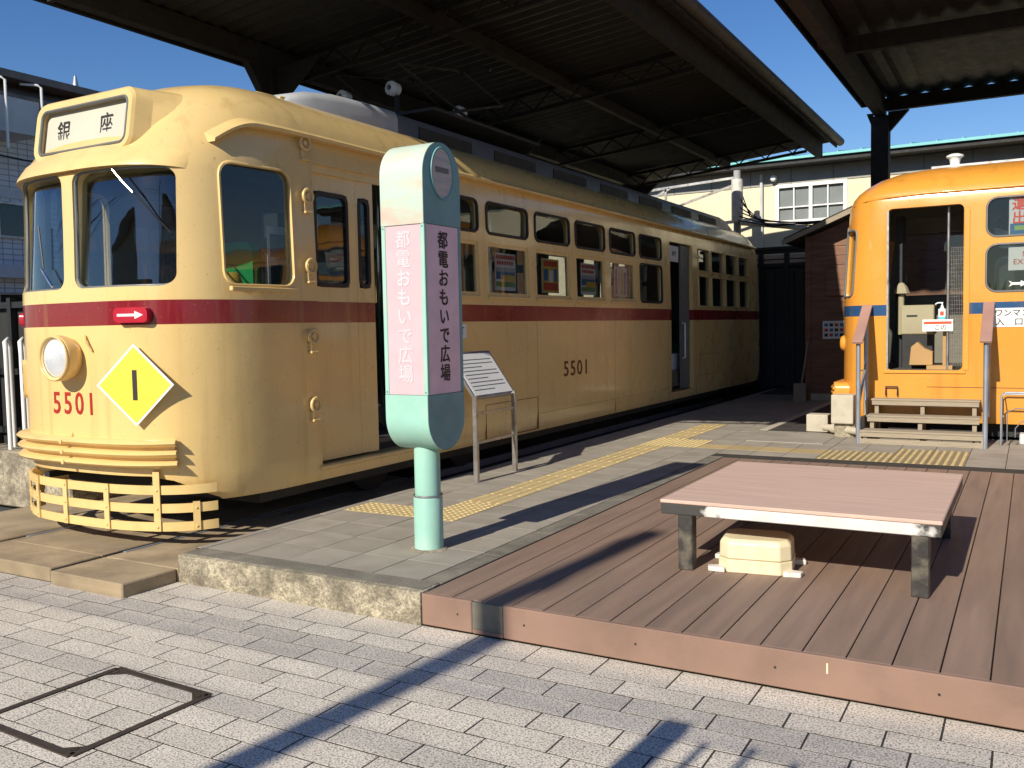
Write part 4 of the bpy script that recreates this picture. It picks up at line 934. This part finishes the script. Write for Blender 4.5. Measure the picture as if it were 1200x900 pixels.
for z in (.62, .35): MB().box(-.008, .008, -Y_+.02, Y_-.02, z, z+.025).build('cross_bar', M['steel'], ib)

# ------------------------------------------------------------------ bench and ballast box
bn = thing('bench', 'wide low bench with pinkish board top and worn steel legs on the deck', 'bench', (-1.122, 5.79, PZ))
bw, bd = .748, .805
zt = .585-PZ
MB().box(-bw, bw, -bd, bd, zt-.022, zt).build('bench_top', M['benchtop'], bn, .005)
peel = mat('peeling_white_paint', (.62, .60, .55), .6, var=.1, vs=8, stain=(.03, .028, .026), ss=5, sa=.0, bump=.001, bs=60)
def peel_mat():
    m = mat('peeled_edge', (.66, .63, .58), .6, var=.1, vs=9, bump=.0012, bs=40); n = m.node_tree.nodes; l = m.node_tree.links; p = n['Principled BSDF']; c = p.inputs['Base Color'].links[0].from_socket
    tc = n.new('ShaderNodeTexCoord'); no = n.new('ShaderNodeTexNoise'); no.inputs['Scale'].default_value = 9; no.inputs['Detail'].default_value = 6; l.new(tc.outputs['Object'], no.inputs[0])
    sx = n.new('ShaderNodeSeparateXYZ'); l.new(tc.outputs['Object'], sx.inputs[0]); ab = n.new('ShaderNodeMath'); ab.operation = 'ADD'; ab.inputs[1].default_value = -.12; l.new(sx.outputs[0], ab.inputs[0])
    a2 = n.new('ShaderNodeMath'); a2.operation = 'ABSOLUTE'; l.new(ab.outputs[0], a2.inputs[0])
    a3 = n.new('ShaderNodeMath'); a3.operation = 'MULTIPLY_ADD'; a3.inputs[1].default_value = .45; l.new(no.outputs[0], a3.inputs[0]); l.new(a2.outputs[0], a3.inputs[2])
    r = n.new('ShaderNodeMapRange'); r.inputs[1].default_value = .755; r.inputs[2].default_value = .80; l.new(a3.outputs[0], r.inputs[0])
    x = n.new('ShaderNodeMix'); x.data_type = 'RGBA'; l.new(r.outputs[0], x.inputs[0]); l.new(c, x.inputs[6]); x.inputs[7].default_value = (.045, .042, .038, 1); l.new(x.outputs[2], p.inputs['Base Color']); return m
PE = peel_mat()
MB().box(-bw+.004, bw-.004, -bd+.004, -bd+.05, zt-.085, zt-.023).build('front_rail', PE, bn, .004)
MB().box(-bw+.004, bw-.004, bd-.05, bd-.004, zt-.085, zt-.023).build('back_rail', M['steelleg'], bn, .004)
for s in (-1, 1): MB().box(s*(bw-.027)-.023, s*(bw-.027)+.023, -bd+.052, bd-.052, zt-.085, zt-.023).build('side_rail', M['steelleg'], bn, .004)
for x in (-.60, .645):
    for y in (-.755, .70): MB().box(x-.042, x+.042, y-.042, y+.042, 0, zt-.084).build('leg', M['steelleg'], bn, .005)
for y in (-.25, .3): MB().box(-bw+.05, bw-.05, y-.02, y+.02, zt-.07, zt-.024).build('bearer', M['dark'], bn)
wbx = thing('ballast_box', 'small cream plastic box with chamfered corners and feet under the bench', 'box', (-1.37, 5.24, PZ), R(8))
oct_ = lambda w, d, c: [(w-c, d), (-w+c, d), (-w, d-c), (-w, -d+c), (-w+c, -d), (w-c, -d), (w, -d+c), (w, d-c)]
mb = MB(); o1, o2, o3, o4 = oct_(.205, .17, .06), oct_(.205, .17, .06), oct_(.195, .16, .06), oct_(.15, .12, .045)
for ol, z in ((o1, .0), (o2, .075)): mb.v += [(x, y, z) for x, y in ol]
for i in range(8): mb.f.append((i, (i+1) % 8, 8+(i+1) % 8, 8+i))
mb.f += [tuple(range(8))[::-1], tuple(range(8, 16))]; mb.build('lower_shell', M['creamplastic'], wbx, .004)
mb = MB()
for ol, z in ((oct_(.20, .165, .058), .077), (oct_(.198, .163, .058), .165), (oct_(.178, .145, .050), .190)): mb.v += [(x, y, z) for x, y in ol]
for j in range(2):
    for i in range(8): mb.f.append((j*8+i, j*8+(i+1) % 8, j*8+8+(i+1) % 8, j*8+8+i))
mb.f += [tuple(range(8))[::-1], tuple(range(16, 24))]; mb.build('upper_shell', M['creamplastic'], wbx, .006)
for sx in (-1, 1):
    for sy in (-1, 1): MB().prism([(sx*.17, sy*.10), (sx*.265, sy*.125), (sx*.255, sy*.175), (sx*.16, sy*.185)], lambda u, v, h: (u, v, h), .0, .028).build('foot', M['whiteplastic'], wbx, .004)

# ------------------------------------------------------------------ stairs to the orange tram
st = thing('wooden_steps', 'weathered wooden steps with two handrails leading to the orange tram door', 'steps', (-1.08, 11.1, PZ))
hwid = .64
for i, (y, z, w) in enumerate(((0, .335, .64), (.24, .49, .60), (.50, .665, .585))):
    zz = z-PZ
    for k in range(2): MB().box(-w, w, y+k*.135, y+k*.135+.130, zz-.022, zz).build('tread_board', M['stairwood'], st, .004)
    MB().box(-w+.01, w-.01, y+.006, y+.03, zz-.075, zz-.023).build('riser_board', M['stairwood'], st, .003)
    for x in (-w+.06, -.02, w-.06): MB().box(x-.022, x+.022, y+.035, y+.20, .0, zz-.024).build('support', M['stairwood'], st)
MB().box(-hwid+.01, hwid-.01, .005, .03, .0, .06).build('riser_board', M['stairwood'], st, .003)
for x in (-hwid-.0, hwid-.0): MB().prism([(0.0, 0), (.62, 0), (.62, .46), (.50, .46), (.50, .29), (.24, .29), (.24, .13), (0, .13)], lambda u, v, h: (x+h, u+.002, v), -.02, .02).build('stringer', M['stairwood'], st)
for x in (-.655, .655):
    MB().cyl((x, .02, .0), (x, .02, 1.20), .026, n=14).build('rail_post', M['galv'], st, smooth=50); MB().cyl((x, .58, .30), (x, .58, 1.50), .026, n=14).build('rail_post', M['galv'], st, smooth=50)
    MB().tube([(x, .02, .42), (x, .58, .90)], .018, 10).build('mid_rail', M['galv'], st, smooth=50); MB().tube([(x, .02, 1.16), (x, .58, 1.50)], .018, 10).build('top_pipe', M['galv'], st, smooth=50)
    MB().beam((x, -.05, 1.17), (x, .66, 1.60), .115, .032).build('handrail_board', M['handrail'], st, .004)

# concrete blocks and pipe beside the steps
for nm, lab, b in (('concrete_block', 'low pale concrete block beside the track pit edge', (-2.53, -2.26, 12.12, 12.36, PZ-.05, .40)), ('concrete_block', 'tall pale concrete block next to the wooden steps', (-2.13, -1.87, 11.62, 11.88, .345, .70))):
    o = MB().box(*b).build(nm, M['block'], None, .012, seg=2); tag(o, lab, 'block')
o = MB().box(-2.10, -1.86, 11.68, 11.9, PZ-.02, .35).build('concrete_block', M['concrete'], None, .01); tag(o, 'dirty concrete block supporting the taller block by the steps', 'block')
o = MB(); o.tube([(-2.27, 11.95, .26), (-1.80, 11.6, .26)], .045, 12); o.tube([(-2.15, 11.86, .26), (-2.08, 11.81, .26)], .062, 12); o = o.build('drain_pipe', M['block'], None, smooth=50); tag(o, 'short pale drain pipe lying between the concrete blocks', 'pipe')
# wire rack by the tram skirt
wr = thing('wire_stand', 'thin metal wire stand in front of the orange tram skirt', 'stand', (-.02, 11.45, PZ))
for y in (0, .25): MB().tube([(-.26, y, 0), (-.26, y, .55), (-.22, y, .58), (.6, y, .58), (.64, y, .55), (.64, y, 0)], .010, 7).build('frame_loop', M['galv'], wr, smooth=60)
for z in (.33, .58): MB().tube([(-.24, 0, z), (-.24, .25, z)], .007, 6).build('cross_wire', M['galv'], wr)
MB().tube([(-.12, .0, .10), (-.12, 0, .20), (-.06, 0, .28), (.5, 0, .28)], .007, 6).build('bent_wire', M['galv'], wr, smooth=60); MB().tube([(-.2, .0, .05), (-.2, 0, .38), (-.12, 0, .42), (.55, 0, .42)], .007, 6).build('bent_wire', M['galv'], wr, smooth=60)
o = MB().box(-.1, 2.4, 11.62, 11.80, PZ, .30).build('kerb_block', M['palegrey'], None, .01); tag(o, 'long grey kerb block under the orange tram side', 'kerb')

# ------------------------------------------------------------------ background: cream building, hut, gate, pole
bd_ = thing('building', 'cream rendered building with teal roof edge and white framed window', 'building', (-3, 22, 0))
BX0, BX1 = -11, 12
MB().box(BX0, -2.26, 0, 8, 0, 5.0).build('wall', M['cwall'], bd_)
w2 = MB()
w2.box(-.73, BX1, 0, 8, 0, 5.0); w2.box(-2.26, -.73, 0, 8, 0, 3.99); w2.box(-2.26, -.73, 0, 8, 4.77, 5.0); w2.build('wall', M['cwall'], bd_)
MB().box(-2.26, -.73, .06, .08, 3.98, 4.78).build('pane_reflection', M['palegrey'], bd_)  # pale sheet stands in for sky reflected in the panes
wf = MB(); wf.box(-2.30, -.69, -.03, .05, 4.75, 4.83); wf.box(-2.30, -.69, -.05, .05, 3.91, 3.99); wf.box(-2.30, -2.22, -.03, .05, 3.99, 4.75); wf.box(-.77, -.69, -.03, .05, 3.99, 4.75); wf.box(-1.535, -1.455, -.025, .05, 3.99, 4.75)
wf = wf.build('window', M['white'], bd_)
for x0, x1 in ((-2.22, -1.535), (-1.455, -.77)):
    xm = (x0+x1)/2; MB().box(xm-.014, xm+.014, -.01, .03, 3.99, 4.75).build('glazing_bar', M['white'], wf); MB().box(x0, x1, -.008, .028, 4.28, 4.31).build('glazing_bar', M['white'], wf)
    for a, b in ((x0, xm-.014), (xm+.014, x1)):
        for c, d in ((3.99, 4.28), (4.31, 4.75)): MB().box(a, b, .012, .018, c, d).build('pane', M['glass_dark'], wf)
MB().box(BX0, BX1, -.02, .0, 4.83, 5.20).build('eave_shade_band', M['eaveshade'], bd_);  # upper wall, with the shade under the eave put into its colour
for k in range(24): MB().box(BX0+.5+k*.95, BX0+.52+k*.95, -.028, -.021, 4.83, 5.19).build('band_seam', M['eave'], bd_)
MB().box(BX0-.3, BX1+.3, -.55, .05, 5.20, 5.32).build('eave', M['dark'], bd_)
MB().prism([(-.62, 5.30), (-.62, 5.36), (4.0, 6.12), (8.6, 5.36), (8.6, 5.30)], lambda u, v, h: (h, u, v), BX0-.4, BX1+.4).build('roof', M['teal'], bd_)
for k in range(46): 
    x = BX0-.3+k*.5; MB().prism([(-.60, 5.362), (3.9, 6.10), (3.9, 6.125), (-.60, 5.385)], lambda u, v, h: (h, u, v), x-.012, x+.012).build('roof_seam', M['teal'], bd_)
MB().tube([(-2.62, -.06, 5.1), (-2.62, -.06, 1)], .04, 8).build('downpipe', M['palegrey'], bd_)
MB().lathe([(0, -.10), (.06, -.09), (.085, -.03), (.06, .02), (.03, .05)], (-2.32, -.10, 4.98), lambda x, y, h: (x, h, y), 14).build('outside_lamp', M['white'], bd_)

hu = thing('wooden_hut', 'brown clapboard hut with gabled dark roof behind the orange tram', 'hut', (-2.2, 17.0, 0))
hx0, hx1, hd_ = -1.35, 1.6, 1.55
for k in range(17):
    z0 = .30+k*.165; top = 3.05 + .42*0
    MB().prism([(0, 0), (.022, 0), (.010, .163), (0, .163)], lambda u, v, h: (h, -u, z0+v), hx0+.08, hx1).build('clapboard', M['clap'], hu)
rx_ = .25; gb = [(hx0, 3.10), (hx1, 3.10), (hx1, 3.2), (rx_, 3.05+.411*(rx_-hx0))]
MB().prism(gb, lambda u, v, h: (u, h, v), -.015, .05).build('gable', M['clap'], hu)
MB().box(hx0, hx1, .02, hd_, .18, 3.1).build('hut_core', M['clap'], hu)
for x in (hx0+.04, -.48): MB().box(x-.05, x+.05, -.05, .02, .18, 3.12).build('corner_post', M['clap'], hu)
MB().box(hx0-.05, hx1, -.03, .1, .10, .30).build('footing', M['block'], hu)
sl_ = (3.487-3.127)/(.876)
rz_ = 3.0+sl_*(rx_-hx0+.30)
MB().prism([(hx0-.30, 3.0), (rx_, rz_), (rx_*2-hx0+.3, 3.0), (rx_*2-hx0+.3, 3.09), (rx_, rz_+.10), (hx0-.30, 3.09)], lambda u, v, h: (u, h, v), -.45, hd_).build('roof', M['rooftile'], hu)
MB().prism([(hx0-.32, 2.965), (rx_, rz_-.03), (rx_, rz_+.055), (hx0-.32, 3.05)], lambda u, v, h: (u, h, v), -.50, -.455).build('barge_board', M['stairwood'], hu)
MB().box(-.33, .3, -.06, -.02, 1.25, 2.25).build('board_panel', M['clap2'], hu); MB().box(-.36, .34, -.075, -.02, 2.25, 2.36).build('panel_head', M['stairwood'], hu)
MB().box(-.40, -.10, -.12, -.02, 2.45, 2.72).build('meter_box', M['white'], hu, .01)
MB().tube([(-.42, -.12, 2.82), (-.30, -.14, 2.95), (-.27, -.14, 3.12), (-.33, -.14, 3.30)], [.03, .06, .055, .02], 10).build('white_horn', M['white'], hu, smooth=50)
MB().tube([(-.3, -.06, 2.8), (-.1, -.06, 2.55), (.2, -.06, 2.4)], .02, 6).build('conduit', M['clap2'], hu)
MB().box(-1.0, -.62, -.07, -.02, 2.05, 2.55).build('fuse_box', M['clap'], hu, .01)
ns = MB().box(-1.05, -.79+.13, -.062, -.05, 1.29, 1.61).build('notice_board', M['paper'], hu)
for r0 in range(3):
    for c0 in range(4):
        MB().box(-1.02+c0*.088, -1.02+c0*.088+.06, -.0645, -.0622, 1.33+r0*.09, 1.33+r0*.09+.055).build('print', M[('ink', 'posterred', 'posterblue')[(r0+c0) % 3]], ns)
o = MB(); o.tube([(-3.62, 16.72, .18), (-3.50, 16.92, 1.25)], .016, 7); o.box(-3.70, -3.50, 16.66, 16.76, .18, .50); o = o.build('push_broom', M['stairwood']); tag(o, 'wooden broom with pale block head leaning on the brown hut', 'broom')

ga = thing('gate', 'dark wooden gate with pale slots beside the rear of the cream tram', 'gate', (-4.6, 20.0, 0))
for k in range(12): MB().box(-1.45+k*.205, -1.45+k*.205+.195, -.02, .02, .2, 2.68).build('gate_board', M['gate'], ga, .004)
for x in (-1.5, -.53, .02, .55, 1.02): MB().box(x-.05, x+.05, -.05, .05, .15, 3.14).build('gate_post', M['gate'], ga)
for z in (2.68, 2.80, 3.08): MB().box(-1.5, 1.05, -.04, .04, z, z+.07).build('gate_rail', M['gate'], ga)
for z in (2.75+.11, 2.97):
    for x0, x1 in ((-1.45, -.58), (-.48, -.03), (.07, .50)): MB().box(x0, x1, .03, .045, z, z+.085).build('lit_slot_strip', M['gateslot'], ga)  # pale strips imitate the sunlit background seen through open slots
MB().box(-1.6, 1.1, -.12, .12, 3.15, 3.22).build('gate_cap', M['gate'], ga)
o = MB().box(-9, -2.9, 20.2, 20.3, 0, 3.0).build('rear_fence', M['gate']); tag(o, 'plain dark board fence behind the gate', 'fence')

bp_ = thing('cable_pole', 'pale cable pole with bracket arms and conduits by the cream building', 'pole', (-5.85, 20.7, 0))
MB().cyl((0, 0, 0), (0, 0, 5.05), .09, .08, 16).build('pole', M['polecon'], bp_, smooth=50); MB().cyl((0, 0, 3.9), (0, 0, 4.85), .13, n=16).build('cable_sleeve', M['whiteplastic'], bp_, smooth=50)
MB().tube([(.1, -.05, 3.86), (1.0, -.2, 3.72), (1.6, -.3, 3.62)], .055, 10).build('conduit', M['whiteplastic'], bp_, smooth=50)
for a, b in (((0, 0, 4.9), (-3.4, 0, 4.72)), ((0, 0, 4.75), (-2.4, 0, 4.1)), ((-1.7, 0, 4.80), (-1.7, 0, 4.0)), ((-1.6, 0, 4.8), (-2.6, 0, 4.3))): MB().beam(a, b, .05, .05).build('bracket_arm', M['steel'], bp_)
for k in range(7):
    y = random.uniform(-.3, .1); MB().tube([(.1, y, 4.5-.1*k), (.3+.1*k, y-.1, 4.0-.05*k), (.8+.2*k, y-.2, 3.75+.05*math.sin(k)), (2.4+.1*k, y+.5, 3.7+.04*k)], .014, 5).build('cable', M['wire'], bp_, smooth=60)

# ------------------------------------------------------------------ left background
lbld = thing('building', 'grey tiled apartment building with brown roof and railing pipes left of the cream tram', 'building', (-19, 12, 0))
MB().box(-9, 0, -6, .85, 0, 6.35).build('wall', M['greytile'], lbld)
MB().box(-9, .25, -6, 1.1, 2.85, 3.12).build('balcony_slab', M['palegrey'], lbld); MB().box(-9, .02, -6, .86, 4.55, 4.75).build('string_course', M['palegrey'], lbld)
MB().box(-1.0, .98, -5, -.1, 5.75, 6.45).build('white_parapet', M['palegrey'], lbld)
MB().prism([(-9, 6.36), (.9, 6.36), (.9, 6.55), (-.2, 7.12), (-9, 7.12)], lambda u, v, h: (u, h, v), -6, 3.6).build('roof', M['brownroof'], lbld)
MB().box(-9, .96, -6, 3.7, 6.85, 7.0).build('roof_band', M['brownroof'], lbld); MB().box(-9, 0, .86, 3.4, 0, 6.35).build('rear_wing', M['housewall2'], lbld)
for y0, y1, z0, z1 in ((-1.5, .45, 3.75, 4.42), (-4.0, -2.0, 3.75, 4.42), (-1.5, .3, 1.0, 2.5)):
    f = MB().ringframe([(y0-.05, z0-.05), (y1+.05, z0-.05), (y1+.05, z1+.05), (y0-.05, z1+.05)], [(y0, z0), (y1, z0), (y1, z1), (y0, z1)], lambda u, v, h: (h, u, v), -.02, .06).build('window', M['steel'], lbld)
    MB().box(.015, .02, y0, y1, z0, z1).build('pane', M['glass_dark'], f); MB().box(.002, .010, y0, y1, z0, z1).build('blind', M['dark'], f); MB().box(.0, .05, (y0+y1)/2-.03, (y0+y1)/2+.03, z0, z1).build('mullion', M['steel'], f)
for y in (-.15, .62): MB().tube([(1.05, y-.7, 5.4), (1.05, y-.7, 6.75), (1.0, y-.75, 6.8), (.8, y-1.0, 6.8)], .028, 7).build('railing_pipe', M['white'], lbld, smooth=60)
MB().lathe([(.10, 0), (.08, .2), (.03, .45), (0, .5)], (-.2, 1.6, 7.1), n=10).build('roof_vent', M['galv'], lbld)
MB().tube([(.3, -5, 5.6), (.3, 0, 5.35), (.3, 6, 5.5)], .02, 5).build('cable', M['wire'], lbld)
sw = MB().box(-12.3, -12, 8.5, 26, 0, 3.9).build('window_backdrop_wall', M['clap'], None); tag(sw, 'brown board wall added behind the cream tram to darken the view through its windows', 'wall')  # unseen wall added to block the brightness behind the tram windows
lw = MB().box(-12, -7.42, 5.02, 9.0, 0, .53).build('low_wall', M['concrete'], None, .015); tag(lw, 'low concrete wall left of the cream tram', 'wall')
fe = thing('fence', 'black steel fence on the low concrete wall behind the tram', 'fence', (-9.0, 5.25, .53))
for k in range(9): MB().box(-1.4+k*.34, -1.4+k*.34+.06, .05, .11, 0, 1.45).build('fence_post', M['black'], fe)
for z in (.12, .7, 1.35): MB().box(-1.5, 1.5, .06, .10, z, z+.06).build('fence_rail', M['black'], fe)
MB().box(-1.5, 1.5, .12, .14, .0, 1.40).build('fence_sheet', M['dark'], fe)
for x in (-.12, .18, .42):
    o = MB().tube([(-8.6+x, 5.1, .53), (-8.6+x, 5.1, 1.45), (-8.64+x, 5.12, 1.55), (-8.72+x, 5.2, 1.58), (-8.76+x, 5.24, 1.5), (-8.76+x, 5.24, .53)], .022, 8).build('hoop_barrier', M['white'], None, smooth=60); tag(o, 'white hoop pipe standing before the black fence', 'barrier', 'white hoop pipes before the fence')

# ------------------------------------------------------------------ street behind the camera (seen in reflections, casts the long shadows)
up = thing('utility_pole', 'tall concrete utility pole on the street opposite the trams', 'pole', (-3.14, -4.6, 0))
MB().cyl((0, 0, 0), (0, 0, 6.7), .105, .085, 18).build('pole', M['polecon'], up, smooth=50); MB().box(-.06, .06, -.6, .6, 6.1, 6.2).build('cross_arm', M['steel'], up)
for x in (-.5, -.2, .2, .5): MB().lathe([(.03, 0), (.05, .05), (.03, .1), (.05, .15), (0, .18)], (0, x, 6.2), n=10).build('insulator', M['white'], up)
for k, (y, z, r, sag) in enumerate(((-6.2, 6.15, .013, .22), (-7.4, 6.5, .008, .3), (-6.9, 6.9, .007, .4), (-8.6, 6.4, .007, .35), (-5.4, 5.5, .013, .18))):
    o = MB().tube([(-26+i*2, y+.02*i, z-sag*math.sin(i/26*math.pi)) for i in range(27)], r, 6).build('overhead_cable', M['wire'], None, smooth=60); tag(o, ('thick' if r > .01 else 'thin')+' black overhead cable strung along the street', 'cable', 'overhead cables along the street')
def house(x0, x1, y0, y1, h, m, lab, nw):
    t = thing('house', lab, 'house', ((x0+x1)/2, y1, 0)); w = (x1-x0)/2
    MB().box(-w, w, y0-y1, 0, 0, h).build('wall', m, t); MB().box(-w-.2, w+.2, y0-y1-.2, .25, h, h+.25).build('roof', M['brownroof'], t)
    for f in range(int(h//2.8)):
        for i in range(nw):
            cx = -w + (i+.5)*2*w/nw; z0 = .9+f*2.8
            fr = MB().box(cx-.75, cx+.75, .0, .05, z0-.05, z0+1.25).build('window', M['steel'], t); MB().box(cx-.68, cx+.68, .051, .056, z0, z0+1.2).build('pane', M['glass_dark'], fr)
house(-24, -13, -26, -17, 7.5, M['housewall'], 'beige two storey house across the street', 4)
house(-11.5, -4, -27, -18, 6.2, M['housewall2'], 'grey two storey house across the street', 3)
house(2, 12, -26, -17, 8.6, M['housewall'], 'tall beige house across the street to the right', 4)
# railing and shrub behind the photographer
rl = thing('shadow_railing', 'low street railing with vertical bars behind the viewpoint', 'railing', (-1.0, -.62, 0))
for i in range(9): MB().cyl((-.40+i*.17, 0, 0), (-.40+i*.17, 0, 2.44+(.04 if i % 2 else 0)), .016, n=8).build('bar', M['black'], rl)
for z in (.25, 2.13): MB().box(-.5, 1.05, -.02, .02, z, z+.06).build('rail', M['black'], rl)
MB().box(-.62, -.50, -.06, .06, 0, 2.50).build('end_post', M['black'], rl)
MB().box(-.62, 1.05, -.03, .03, .31, 2.12).build('panel', M['black'], rl)  # fills in the solid part of the cast shadow
